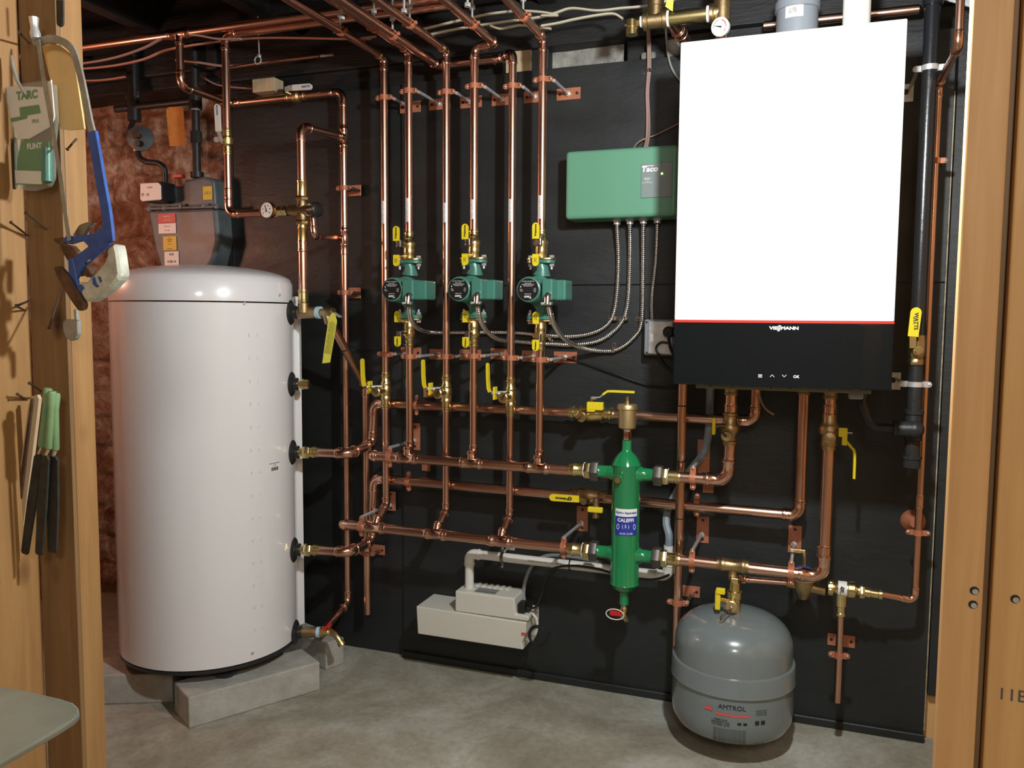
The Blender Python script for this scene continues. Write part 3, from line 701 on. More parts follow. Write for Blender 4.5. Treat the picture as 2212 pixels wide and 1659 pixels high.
adapter(xr1,sR-.002,ys,ph,'brass adapter on the boiler side of the separator at its upper port')
adapter(xr2,sR-.002,ys,pl,'brass adapter on the boiler side of the separator at its lower port')
# clamps on headers
def vstand(label,pu,pv,pipe,r,side=1,w=.034,h=.075,dz=0):
    pc=P(pu,pv,W0); e=T('pipe_clamp',label,'pipe clamp',(pc.x,W0,pc.z),'copper coloured clamps on level pipes'); x=pipe.x
    z=pipe.z+side*(r+.014)
    mb=MB(); plate(mb,V(pipe.x+.004,0,z+.012+dz),w,h,horiz=False); mb.obj('wall_plate',e)
    base=V(pipe.x+.002,W0-.002,z); MB().sweep([base,base-Y_*.008,base-Y_*.0085,V(pipe.x,pipe.y-.002,z)],[.0078,.0078,.0048,.0048],'zinc',14).obj('threaded_rod',e)
    strap(e,pipe,X_,Z_,r); return e
vstand('clamp holding the capped left end of the upper header',908,975,V(px(842,990,YH),YH,zhu),r1,h=.085)
vstand('clamp holding the capped left end of the lower header',850,1100,V(px(781,1136,YL),YL,zlo),r1,h=.062)
vstand('clamp on the lower header left of the green separator',1262,1141,V(px(1218,1175,YL),YL,zlo),r1)
# ---- right of the separator
ZU=ph; ZL=pl
xe=px(1572,1038,ys); e=T('copper_pipe','copper elbow run from the upper right separator port up to the boiler valve','pipe',(xe,ys,ZU))
zj=P(1573,985,ys).z
run(e,[V(xr1-.01,ys,ZU),V(xe,ys,ZU),V(px(1577,960,2.12)+.0,ys,P(1577,952,2.12).z)],r1,R=.03,L=.03)
vstand('clamp beside the upper brass adapter to the right of the separator',1517,1000,V(px(1497,1035,ys),ys,ZU),r1,h=.11,dz=-.02)
XW=px(1577,930,ys); zbt=bz0-.012
def revolved(name,e,c0,d,prof,mt): return MB().lathe(c0,d,prof,mt,24).obj(name,e)
e=T('purge_valve','brass isolation valve with dim yellow lever under the left of the boiler','valve',(XW,ys,P(1577,960,ys).z))
za=P(1577,962,ys).z; zb_=P(1577,888,ys).z; L=zb_-za
revolved('valve_body',e,(XW,ys,za),Z_,[(0,r1*1.15),(.004,r1*1.15),(.006,r1*1.3),(.011,r1*1.3),(.013,r1*1.15),(L*.3,r1*1.15),(L*.38,r1*1.5),(L*.5,r1*1.75),(L*.62,r1*1.5),(L*.72,r1*1.15),(L-.012,r1*1.15),(L-.010,r1*1.3),(L-.005,r1*1.3),(L-.003,r1*1.15),(L,r1*1.1)],'bronze')
c=V(XW-.004,ys,P(1570,937,ys).z); MB().sweep([c,c-Y_*.035,c-Y_*.036,c-Y_*.046,c-Y_*.048],[.011,.010,.0135,.0135,.011],'bronze',20).obj('drain_outlet',e)
MB().sweep([c-Y_*.05,c-Y_*.055+V(-.006,0,.006),c-Y_*.05+V(-.022,0,.020)],.0022,'ink',8).obj('cap_strap',e)
c=V(XW-.036,ys-.03,P(1545,920,2.09).z); MB().box(c-V(.004,.013,.021),c+V(.004,.013,.021),'yellow',.002).obj('lever',e)
MB().cyl(c,V(XW,ys-.01,c.z),.0045,'steel_dark').obj('valve_stem',e)
e=T('copper_pipe','short brown copper length joining the boiler bottom to the dim yellow-levered valve','pipe',(XW,ys,zb_))
run(e,[V(XW,ys,zb_-.005),V(XW,ys,zbt)],r1)
mb=MB(); coupling(mb,V(XW,ys,zb_+.004),Z_,r1,.03); mb.obj('coupling',e); mb=MB(); coupling(mb,V(XW,ys,zbt-.014),Z_,r1,.03,'bronze'); mb.obj('union_fitting',e)
# ---- rear runs
zr1=P(1200,887,YB2).z; xs=px(813,875,YB2)
z3=pz[2]; pA=V(PB.x+.012,PB.y+.004,z3)
def port_union(i,label):
    c=V(PB.x+PD.x*.020,PB.y+PD.y*.020,pz[i]); e=T('brass_union',label,'pipe fitting',tuple(c),'brass unions on the tank ports'); 
    MB().cyl(c-PD*.003,c+PD*.012,.013,'brass',20).obj('nipple',e); MB().hexn(c+PD*.010,c+PD*.030,.019,'brass').obj('hex_nut',e)
    MB().sweep([c+PD*.03,c+PD*.036,c+PD*.038,c+PD*.046,c+PD*.048,c+PD*.056],[.0145,.0145,.0175,.0175,.0155,.0155],'brass',24).obj('press_socket',e); return c+PD*.054
q=port_union(2,'brass union on the third port down the white tank')
xk=px(748,972,q.y); B=V(xk,q.y+.012,z3)
e=T('copper_pipe','copper pipe from the third tank port rising to a long level run behind the risers','pipe',(q.x,q.y,z3))
xbr=px(1632,908,YB2)
zR=P(797,955,YB2).z
run(e,[q,B,V(B.x+.004,YB2-.03,zR-.0),V(B.x+.006,YB2,zR+.0) if False else V(B.x+.012,YB2-.028,zr1),V(xbr,YB2-.02,zr1-.001),V(xbr,YB2-.02,zbt)],r1,R=.024,L=.018)
zr2=P(1250,1065,YB2).z
q=port_union(3,'brass union on the fourth port down the white tank'); xk=px(748,1180,q.y); B=V(xk,q.y+.012,pz[3])
x17=px(1728,1080,2.215)
e=T('copper_pipe','level copper pipe from the fourth tank port passing behind the separator','pipe',(q.x,q.y,pz[3]))
run(e,[q,B,V(B.x+.004,YB2-.03,pz[3]),V(B.x+.012,YB2-.028,zr2),V(x17,YB2-.035,zr2-.004),V(x17,YB2-.035,zbt)],r1,R=.024,L=.018)
mb=MB(); coupling(mb,V(x17,YB2-.035,zbt-.014),Z_,r1,.03,'bronze'); mb.obj('union_fitting',e)
# ---- lower right
x16=px(1785,1100,ys-.01)
e=T('copper_pipe','copper run from the lower separator port past the brass tee up to the boiler','pipe',(x16,ys,ZL))
zs_=ZL
run(e,[V(xr2-.01,ys,ZL),V(px(1779,1240,ys),ys,ZL-.004),V(x16,ys,P(1787,965,ys).z)],r1,R=.028,L=.03)
mb=MB(); coupling(mb,V(px(1780,1200,ys),ys,P(1778,1190,ys).z),Z_,r1,.03); mb.obj('coupling',e)
xt=px(1583,1226,ys); mb=MB(); tee(mb,V(xt,ys,ZL),X_,-Z_,r1,.010,L=.078,Lb=.035,mt='bronze'); mb.obj('brass_tee',e)
vstand('clamp beside the lower brass adapter to the right of the separator',1517,1171,V(px(1495,1212,ys),ys,ZL),r1)
vstand('clamp at the right end of the lower run near the big elbow',1710,1190,V(px(1709,1232,ys),ys,ZL-.003),r1)
# ---- right valve under boiler
e=T('purge_valve','brass isolation valve with long drooping yellow lever under the right of the boiler','valve',(x16,ys,P(1787,965,ys).z))
za=P(1787,972,ys).z; zb_=P(1787,893,ys).z; L=zb_-za
revolved('valve_body',e,(x16,ys,za),Z_,[(0,r1*1.2),(.010,r1*1.2),(.012,r1*1.35),(.02,r1*1.35),(L*.4,r1*1.3),(L*.46,r1*1.7),(L*.6,r1*1.8),(L*.7,r1*1.5),(L*.78,r1*1.2),(L,r1*1.15)],'bronze')
c=V(x16,ys,P(1783,941,ys).z); MB().sweep([c,c-Y_*.03,c-Y_*.031,c-Y_*.040,c-Y_*.042],[.012,.011,.0145,.0145,.011],'bronze',20).obj('drain_outlet',e)
c=V(x16+.030,ys-.03,P(1815,940,2.09).z); MB().box(c+V(-.010,-.004,-.004),c+V(.010,.006,.018),'yellow',.002).box(c+V(-.002,-.004,-.024),c+V(.010,.006,.0),'yellow',.002).obj('drain_lever',e)
zz=c.z; MB().cyl(V(x16,ys-.005,zz+.004),V(x16+.052,ys-.008,zz+.004),.0045,'steel_dark').obj('valve_stem',e)
y_=ys-.012
MB().sweep(smooth([V(px(1824,925,y_),y_,P(1824,927,y_).z),V(px(1825,945,y_),y_,P(1825,948,y_).z),V(px(1838,965,y_),y_,P(1838,965,y_).z),V(px(1846,980,y_),y_,P(1846,980,y_).z),V(px(1845,1033,y_),y_,P(1845,1034,y_).z)]),.0036,'yellow',10,flat=1.6).obj('lever',e)
e=T('copper_pipe','short copper stub between the boiler bottom and the drooping-lever valve','pipe',(x16,ys,zb_)); run(e,[V(x16,ys,zb_-.004),V(x16,ys,zbt)],r1); mb=MB(); coupling(mb,V(x16,ys,zb_+.008),Z_,r1,.03); mb.obj('coupling',e); mb=MB(); coupling(mb,V(x16,ys,zbt-.014),Z_,r1,.03,'bronze'); mb.obj('union_fitting',e)
# ---- mid drop pipe at the separator's right side
xm=px(1464,1300,2.186); zlow=P(1460,1455,2.186).z; ztopm=bz0+.05
e=T('copper_pipe','long plain vertical copper drain pipe behind the right separator ports, open below','pipe',(xm,2.186,zlow)); run(e,[V(xm,2.186,ztopm),V(xm,2.186,zlow)],.0125)
for v in (876,996,1119): 
    zz=P(1466,v,2.186).z; mb=MB(); mb.sweep([V(xm,2.186,zz-.0015),V(xm,2.186,zz+.0015)],.0140,'ink',20); mb.obj('cable_tie',e)
pc=P(1491,1277,W0); e=T('pipe_clamp','clamp holding the vertical drain pipe left of the grey tank','pipe clamp',(pc.x,W0,pc.z),'copper coloured standoff pipe clamps'); mb=MB(); plate(mb,V(pc.x-.004,0,pc.z),.062,.032); mb.obj('wall_plate',e)
zz=P(1467,1298,2.2).z; MB().cyl(V(xm+.026,W0-.002,pc.z),V(xm+.026,2.186,zz+.004),.0048,'chrome').obj('threaded_rod',e); strap(e,V(xm,2.186,zz),Z_,X_,.0125)
# ============================================================ tank side pipework
# loop A: wall riser, goes left under the ceiling and forward, up to the main
yA=2.245; xA=px(746,700,yA); zA=P(742,198,yA).z; xK=px(497,208,yA); K=Px(390,178,xK); zK=P(497,209,yA).z
zdr=P(755,1302,yA).z
e=T('copper_pipe','copper loop from the ceiling main down the wall to the tank drain','pipe',(xA,yA,zdr))
q0=V(PB.x+PD.x*.075,PB.y+PD.y*.075,pz[4]); qd=V(q0.x+.0,q0.y+.03,pz[4])
zm_=P(370,75,K.y).z
run(e,[V(q0.x+.004,q0.y+.012,pz[4]+.004),V(xA,yA,zdr),V(xA,yA,zA),V(xK,yA,zA-.002),V(xK,K.y,zA-.004),V(xK,K.y,zm_)],r34,R=.024,L=.02)
for v in (495,545): mb=MB(); coupling(mb,V(xA,yA,P(742,v,yA).z),Z_,r34,.016); mb.obj('coupling',e)
mb=MB(); tee(mb,V(xA,yA,P(742,513,yA).z),Z_,-X_,r34,.008,L=.07,Lb=.03); mb.obj('tee_fitting',e)
mb=MB(); tee(mb,V(xA,yA,P(742,297,yA).z),Z_,-Y_,r34,r34,L=.075,Lb=.034); mb.obj('tee_fitting',e)
mb=MB(); coupling(mb,V(xA,yA,P(742,325,yA).z),Z_,r34,.02); mb.obj('coupling',e)
for v,s in ((412,'upper'),(633,'lower')):
    pc=P(767,v,W0); e=T('pipe_clamp','%s of two clamps on the tall wall pipe beside the white tank'%s,'pipe clamp',(pc.x,W0,pc.z),'copper coloured standoff pipe clamps'); mb=MB(); plate(mb,V(pc.x,0,pc.z),.045,.034); mb.obj('wall_plate',e); mb=MB(); mb.cyl(V(xA+.022,W0-.003,pc.z-.002),V(xA+.022,yA-.004,pc.z-.002),.006,'screw'); mb.obj('standoff_screw',e); strap(e,V(xA,yA,pc.z),Z_,X_,r34)
# ceiling mains
e=T('copper_main','upper copper main running level under the ceiling joists above the brick','pipe',(px(370,72,K.y),K.y,zm_))
zM=zm_; run(e,[V(XL,K.y,zM),V(px(985,18,K.y),K.y,zM)],r34*1.1); mb=MB(); tee(mb,V(xK,K.y,zM),X_,-Z_,r34*1.1,r34,L=.085,Lb=.034); mb.obj('tee_fitting',e)
xB=px(490,250,YP); zB=P(487,76,YP).z; zM2=zB
xM=px(654,560,YP); zg=P(520,462,YP).z
e=T('copper_pipe','copper pipe dropping from the second ceiling main to the white-handled valve and gauge','pipe',(xB,YP,zg))
run(e,[V(px(985,25,YP),YP,zM2),V(xB,YP,zM2),V(xB,YP,zg),V(px(566,463,YP),YP,zg)],r34,R=.024,L=.02)
mb=MB(); coupling(mb,V(xB,YP,P(494,418,YP).z),Z_,r34,.03); mb.obj('coupling',e)
# white lever valve on it
def lever_valve(label,c,ax,hu,txt,hm='white_plastic',L=.075,lean=None,body='brass',r=r34,so=None):
    e=T('ball_valve',label,'valve',tuple(c)); ax=ax.normalized()
    mb=MB(); s=sleeve(L*.3,r)
    path=[c-ax*(L/2-q[0]) for q in s]+[c-ax*L*.17,c-ax*L*.12,c+ax*L*.12,c+ax*L*.17]+[c+ax*(L/2-q[0]) for q in reversed(s)]
    mb.sweep(path,[q[1] for q in s]+[r*1.4,r*1.75,r*1.75,r*1.4]+[q[1] for q in reversed(s)],body,20); mb.obj('valve_body',e); return e
c=V(xB,YP,P(491,306,YP).z)
e=lever_valve('brass ball valve with upright white handle on the pipe left of the black wall',c,Z_,0,'')
y_=YP-.034
MB().sweep([c,c-Y_*.03+V(-.012,0,0)],[.008,.006],'brass',14).hexn(c-Y_*.028+V(-.012,0,0),c-Y_*.036+V(-.012,0,0),.009,'zinc').obj('valve_stem',e)
def blade(e,pts,w,th,mt,name,n=V(0,-1,0)):
    """flat bent lever: strip of width w following pts"""
    mb=MB(); pts=[Vector(p) for p in pts]; vs=[];fs=[]
    for i,p in enumerate(pts):
        t=(pts[min(i+1,len(pts)-1)]-pts[max(i-1,0)]).normalized(); s=t.cross(n).normalized(); m_=s.cross(t).normalized(); ww=w[i] if hasattr(w,'__len__') else w
        for a,b in ((-1,-1),(1,-1),(1,1),(-1,1)): vs.append(p+s*ww/2*a+m_*th/2*b)
    for i in range(len(pts)-1):
        for k in range(4): fs.append([i*4+k,i*4+(k+1)%4,i*4+4+(k+1)%4,i*4+4+k])
    fs+=[[0,1,2,3],[len(pts)*4-4+k for k in (3,2,1,0)]]
    mb.add(vs,fs,mt); return mb.obj(name,e,20)
def rb(p0,p1,w,n=4):
    """handle outline points with a rounded far end"""
    p0=Vector(p0);p1=Vector(p1);d=(p1-p0).normalized(); pts=[p0]; ws=[w*.96]
    for k in range(n+1):
        a=k/n*PI/2; pts.append(p1-d*w/2*(1-math.sin(a))); ws.append(max(w*math.cos(a),w*.12) if k else w)
    return pts,ws
h0=P(476,300,y_);h1=P(472,282,y_); blade(e,[P(480,306,y_),P(476,297,y_),P(472,283,y_)],.012,.002,'zinc','lever')
p_,w_=rb(P(472,284,y_),P(469,225,y_),.0185); g=blade(e,p_,w_,.006,'white_plastic','handle_grip')
mb=MB(); mb.text('WATTS',P(469,238,y_-.0035),Z_,-X_,.0085,'ink_blue',.0002,'CENTER',.0003); mb.obj('grip_lettering',g)
# second one lying along the level pipe
c=V(px(640,199,yA),yA,zA-.001); e=lever_valve('brass ball valve with white handle lying along the top level pipe',c,X_,0,'',body='bronze')
y_=yA-.03; MB().cyl(c,c-Y_*.028+V(-.02,0,.01),.006,'brass').obj('valve_stem',e)
blade(e,[P(616,194,y_),P(626,190,y_),P(636,190,y_)],.016,.0025,'zinc','lever'); p_,w_=rb(P(632,190,y_),P(674,187,y_),.018); g=blade(e,p_,w_,.007,'white_plastic','handle_grip')
mb=MB(); mb.text('WATTS',P(660,187,y_-.004),X_,Z_,.0085,'ink_blue',.0002,'CENTER',.0003); mb.obj('grip_lettering',g)
# gauge and mixing valve
e=T('temperature_gauge','round dial gauge with white face on brass fittings beside the mixing valve','gauge',tuple(P(582,455,YP)))
xg=px(582,455,YP); yy=YP-.045
mb=MB(); tee(mb,V(xg-.004,YP,zg),X_,-Y_,r34,r34,L=.05,Lb=.028); mb.obj('tee_fitting',e)
gc=V(px(582,455,yy),yy,P(582,455,yy).z); MB().cyl(gc,V(xg-.002,YP,zg),.006,'brass').obj('gauge_stem',e)
gd=V(-.12,-1,.0).normalized()
MB().lathe(gc+gd*-.004,gd,[(0,.020),(.002,.0235),(.014,.0235),(.016,.0225),(.0155,.021)],'bezel',40).obj('bezel',e)
mb=MB(); f0=gc+gd*.0122; rt=gd.cross(Z_)*-1; rt=Z_.cross(gd)*1.0; rt=V(-gd.y,gd.x,0).normalized()*1
if rt.x<0: rt=-rt
mb.sweep([gc+gd*.011,f0],.0212,'label_white',32)
for k in range(21):
    a=math.radians(225-270*k/20); d=rt*math.cos(a)+Z_*math.sin(a); mb.box(f0+d*.0165-V(.0007,.0004,.0007),f0+d*.0165+V(.0007,.0004,.0007),'ink_dim')
for k,s in enumerate(('40','80','120','160','200','240')):
    a=math.radians(215-250*k/5); mb.text(s,f0+(rt*math.cos(a)+Z_*math.sin(a))*.0125+gd*.0003,rt,Z_,.0042,'ink',.0001)
mb.obj('dial_face',e)
a=math.radians(105); d=rt*math.cos(a)+Z_*math.sin(a); mb=MB(); mb.sweep([f0+gd*.001-d*.005,f0+gd*.001,f0+gd*.001+d*.014],[.0022,.0014,.0005],'ink',8); mb.obj('needle',e)
def Q(u,v,y=YP): return P(u,v,y)
zx=Q(654,455).z; C=V(xM,YP,zx)
e=T('mixing_valve','bronze thermostatic mixing valve with black adjusting knob above the white tank','valve',tuple(C))
MB().sweep([V(px(626,457,YP),YP,zg+.004),V(px(640,456,YP),YP,zx),V(px(675,455,YP),YP,zx)],[.015,.0175,.0175],'bronze',28).sweep([V(xM,YP,Q(654,434).z),V(xM,YP,Q(654,444).z),V(xM,YP,Q(654,468).z),V(xM,YP,Q(654,476).z)],[.014,.0165,.0165,.014],'bronze',28).obj('valve_body',e)
for u0,u1 in ((600,611),(611,622)): MB().hexn(V(px(u0,459,YP),YP,zg+.002),V(px(u1,459,YP),YP,zg+.003),.016,'brass').obj('union_nut',e)
for v0,v1 in ((424,434),(476,486)): MB().hexn(V(xM,YP,Q(654,v0).z),V(xM,YP,Q(654,v1).z),.0195,'brass').obj('union_nut',e)
for v0,v1,s in ((385,424,1),(486,524,-1)):
    za,zb_=Q(654,v0).z,Q(654,v1).z; MB().sweep([V(xM,YP,za),V(xM,YP,za-.004),V(xM,YP,za-.006),V(xM,YP,za-.011),V(xM,YP,za-.013),V(xM,YP,zb_)],[.0125,.0125,.0145,.0145,.0135,.014],'brass',24).obj('press_tail',e)
MB().lathe(V(px(672,455,YP),YP,zx),V(1,-.35,0).normalized(),[(0,.0175),(.004,.021),(.030,.021),(.033,.018),(.034,.016)],'black_plastic',32).obj('adjusting_knob',e)
e=T('copper_pipe','thick copper riser above the mixing valve with a link to the wall pipe','pipe',(xM,YP,zx))
zE=P(662,272,YP).z
run(e,[V(xM,YP,Q(654,392).z),V(xM,YP,zE),V(xM+.004,YP+.05,zE+.002)],.0125,R=.022,L=.02)
run(e,[V(xM+.004,YP+.05,zE+.002),V(xA,yA-.02,P(742,297,yA).z+.0)],r34)
e=T('copper_pipe','copper length between the mixing valve and the top tank port tee','pipe',(xM,YP,pz[0])); run(e,[V(xM,YP,Q(654,515).z),V(xM,YP,Q(655,640).z)],.0125)
mb=MB(); coupling(mb,V(xM,YP,Q(654,532).z),Z_,.0125,.034); mb.obj('coupling',e); mb=MB(); coupling(mb,V(xM,YP,Q(655,640).z),Z_,.0125,.038,'brass'); mb.obj('coupling',e)
e=T('copper_pipe','thin copper link from the mixing valve cold port to the wall pipe','pipe',tuple(P(681,490,YP)))
run(e,[P(675,458,YP+.004),P(679,512,YP),V(xA-.02,yA-.004,P(735,513,yA).z)],.008,R=.014,L=.014)
# top port tee, relief valve, tag, discharge
q0=V(PB.x+PD.x*.02,PB.y+PD.y*.02,pz[0])
e=T('bronze_tee','bronze tee on the top tank port with blue thread tape','pipe fitting',tuple(q0))
MB().sweep([q0,q0+PD*.006,q0+PD*.008,V(px(690,678,YP),YP+.006,pz[0])],[.0165,.0165,.018,.0165],'bronze',24).sweep([V(xM,YP,pz[0]),V(xM,YP,Q(655,655).z)],[.016,.016],'bronze',24).obj('tee_body',e)
MB().cyl(V(px(684,678,YP),YP+.003,pz[0]),V(px(692,679,YP),YP+.003,pz[0]),.0178,'tape_blue').obj('thread_tape',e)
xr_=px(722,680,YP); e=T('relief_valve','bronze pressure relief valve with steel test lever at the top of the tank','valve',(xr_,YP,pz[0]))
MB().sweep([V(px(690,679,YP),YP,pz[0]),V(px(698,679,YP),YP,pz[0]),V(px(702,679,YP),YP,pz[0]),V(xr_-.006,YP,pz[0]+.001),V(xr_,YP,pz[0]+.001)],[.0115,.0115,.014,.0145,.012],'bronze',24).obj('valve_body',e)
MB().sweep([V(px(706,685,YP),YP,pz[0]-.006),V(px(708,700,YP)+.003,YP+.003,pz[0]-.030)],[.013,.0135],'bronze',20).obj('outlet',e)
MB().box(V(xr_,YP-.010,pz[0]-.002),V(xr_+.026,YP+.006,pz[0]+.002),'zinc',.001,rot=Matrix.Rotation(math.radians(28),3,'Y'),piv=(xr_,YP,pz[0])).obj('test_lever',e)
tg=MB(); y_=YP-.012; pts=[P(717,676,y_),P(724,678,y_),P(728,694,y_),P(721,735,y_),P(713,783,y_),P(696,785,y_),P(702,740,y_),P(708,700,y_),P(711,684,y_)]
tg.prism(pts,V(0,.0006,0),'yellow_tag',0); ax_=(P(721,690,y_)-P(707,780,y_)).normalized(); rx_=V(ax_.z,0,-ax_.x)
for k in range(26):
    c=P(719,692,y_-.0004)-ax_*(.0036*k+.006); tg.text('WARNING READ ALL' if k%9 else 'IMPORTANT',c,rx_,ax_,.0023,'ink',.0001)
o=tg.obj('warning_tag'); tag(o,'long yellow printed warning tag hanging from the relief valve','tag')
xD=px(791,900,2.25); zD=P(788,836,2.25).z
e=T('copper_pipe','copper discharge pipe slanting from the relief valve then dropping open-ended beside the wall','pipe',(xD,2.25,P(796,1325,2.25).z))
run(e,[V(px(708,700,YP)+.003,YP+.003,pz[0]-.022),V(xD,2.25,zD),V(xD,2.25,P(796,1326,2.25).z)],.0125,R=.02,L=.02)
c=P(741,748,2.14); d=(V(xD,2.25,zD)-V(px(708,700,YP),YP,pz[0])).normalized(); 
pt=V(px(708,700,YP)+.003,YP+.003,pz[0]-.022); cc=pt+(V(xD,2.25,zD)-pt)*.40; MB().sweep([cc-d*.0015,cc+d*.0015],.0138,'ink',20).obj('cable_tie',e)
pc=P(817,1187,W0); e=T('pipe_clamp','clamp holding the open-ended discharge pipe near the lower header','pipe clamp',(pc.x,W0,pc.z),'copper coloured standoff pipe clamps'); mb=MB(); plate(mb,V(pc.x-.005,0,pc.z),.06,.032); mb.obj('wall_plate',e); MB().cyl(V(xD+.022,W0-.003,pc.z),V(xD+.022,2.245,pc.z),.0055,'screw').obj('standoff_screw',e); strap(e,V(xD,2.25,pc.z),Z_,X_,.0125)
# second port plug
q0=V(PB.x+PD.x*.02,PB.y+PD.y*.02,pz[1]); e=T('brass_plug','short ribbed brass plug closing the second tank port','plug',tuple(q0)); MB().sweep([q0,q0+PD*.010,q0+PD*.011,q0+PD*.017,q0+PD*.018,q0+PD*.030,q0+PD*.031],[.012,.012,.0155,.0155,.0145,.0145,.012],'brass',28).obj('plug_body',e)
# drain port
q0=V(PB.x+PD.x*.018,PB.y+PD.y*.018,pz[4]); e=T('drain_tap','brass drain tap with red lever low on the white tank','tap',tuple(q0))
MB().sweep([q0,q0+PD*.006,q0+PD*.007,q0+PD*.050],[.015,.016,.0165,.0155],'bronze',24).obj('tee_body',e)
MB().cyl(q0+PD*.046,q0+PD*.056,.0160,'tape_blue').obj('thread_tape',e)
t1=q0+PD*.056; t2=V(px(718,1380,2.03),2.06,P(722,1372,2.06).z); 
MB().sweep([t1,t1+PD*.008,t1+PD*.010,t1+PD*.024,t1+PD*.026,t1+PD*.036+V(0,-.002,0),t1+PD*.05+V(0,-.01,-.003),t1+PD*.064+V(0,-.015,-.014),t1+PD*.070+V(0,-.017,-.022),t1+PD*.071+V(0,-.0175,-.023),t1+PD*.078+V(0,-.02,-.032)],[.014,.014,.011,.011,.013,.010,.009,.009,.009,.012,.012],'brass',20).obj('tap_spout',e)
c=t1+PD*.018+V(0,0,.014); MB().box(c+V(-.011,-.006,-.004),c+V(.014,.006,.006),'red',.003,3,rot=Matrix.Rotation(math.radians(-25),3,'Y')).box(c+V(.010,-.005,.004),c+V(.018,.005,.018),'red',.002,3).obj('lever',e)
# ============================================================ valves on the return drops
def webstone_return(i,label):
    x=RX[i];u,v0,v1,vc=[(833,803,884,847),None,(963,809,889,851),None,(1101,814,899,860)][i]
    z1=P(u,v0,YR).z;z0=P(u,v1,YR).z;zc=P(u,vc-4,YR).z; L=z1-z0
    e=T('purge_valve',label,'valve',(x,YR,z0),'purge valves on the return pipes')
    MB().lathe((x,YR,z0),Z_,[(0,.0125),(.006,.0125),(.008,.0145),(.013,.0145),(.015,.0125),(L*.26,.0125),(L*.27,.0165),(L*.32,.0165),(L*.36,.0150),(L*.42,.0175),(L*.58,.0175),(L*.64,.0150),(L*.68,.0165),(L*.72,.0150),(L*.76,.0125),(L-.016,.0125),(L-.014,.0145),(L-.009,.0145),(L-.007,.0125),(L,.0122)],'brass',28).obj('valve_body',e)
    c=V(x-.002,YR,zc); MB().sweep([c,c-Y_*.040,c-Y_*.041,c-Y_*.046,c-Y_*.047,c-Y_*.058,c-Y_*.060],[.0105,.0105,.013,.013,.0145,.0145,.012],'brass',24).obj('drain_outlet',e)
    k=c-Y_*.061; MB().sweep(smooth([k+V(.002,0,-.004),k+V(0,-.004,0),k+V(-.012,-.001,.012) if i==0 else k+V(.010,-.002,.014),k+V(-.020,.01,.018) if i==0 else k+V(.016,.01,.018)]),.0016,'ink',8).obj('cap_strap',e)
    hy=YR-.034; c2=V(x-.034,hy,zc+.010); MB().box(c2-V(.003,.012,.018),c2+V(.003,.012,.019),'yellow',.002,2).sweep([c2,V(x,YR-.02,zc+.006)],.005,'brass',12).obj('drain_lever',e)
    hx=x-.044; MB().cyl(V(x,YR-.004,zc+.012),V(hx+.004,hy-.012,zc+.012),.0045,'zinc').obj('valve_stem',e)
    hz=zc+.020; h=MB(); p=V(hx,hy-.014,0)
    vs=[V(p.x,p.y,hz-.006),V(p.x-.004,p.y,hz+.004),V(p.x-.006,p.y,hz+.030),V(p.x-.007,p.y,hz+.070)]
    blade(e,vs+[V(p.x-.007,p.y,hz+.076)],[.014,.017,.017,.016,.008],.0055,'yellow','lever',V(1,0,0))
for i in (0,2,4): webstone_return(i,'brass purge valve with upright yellow lever on the %s pipe'%NM[i])
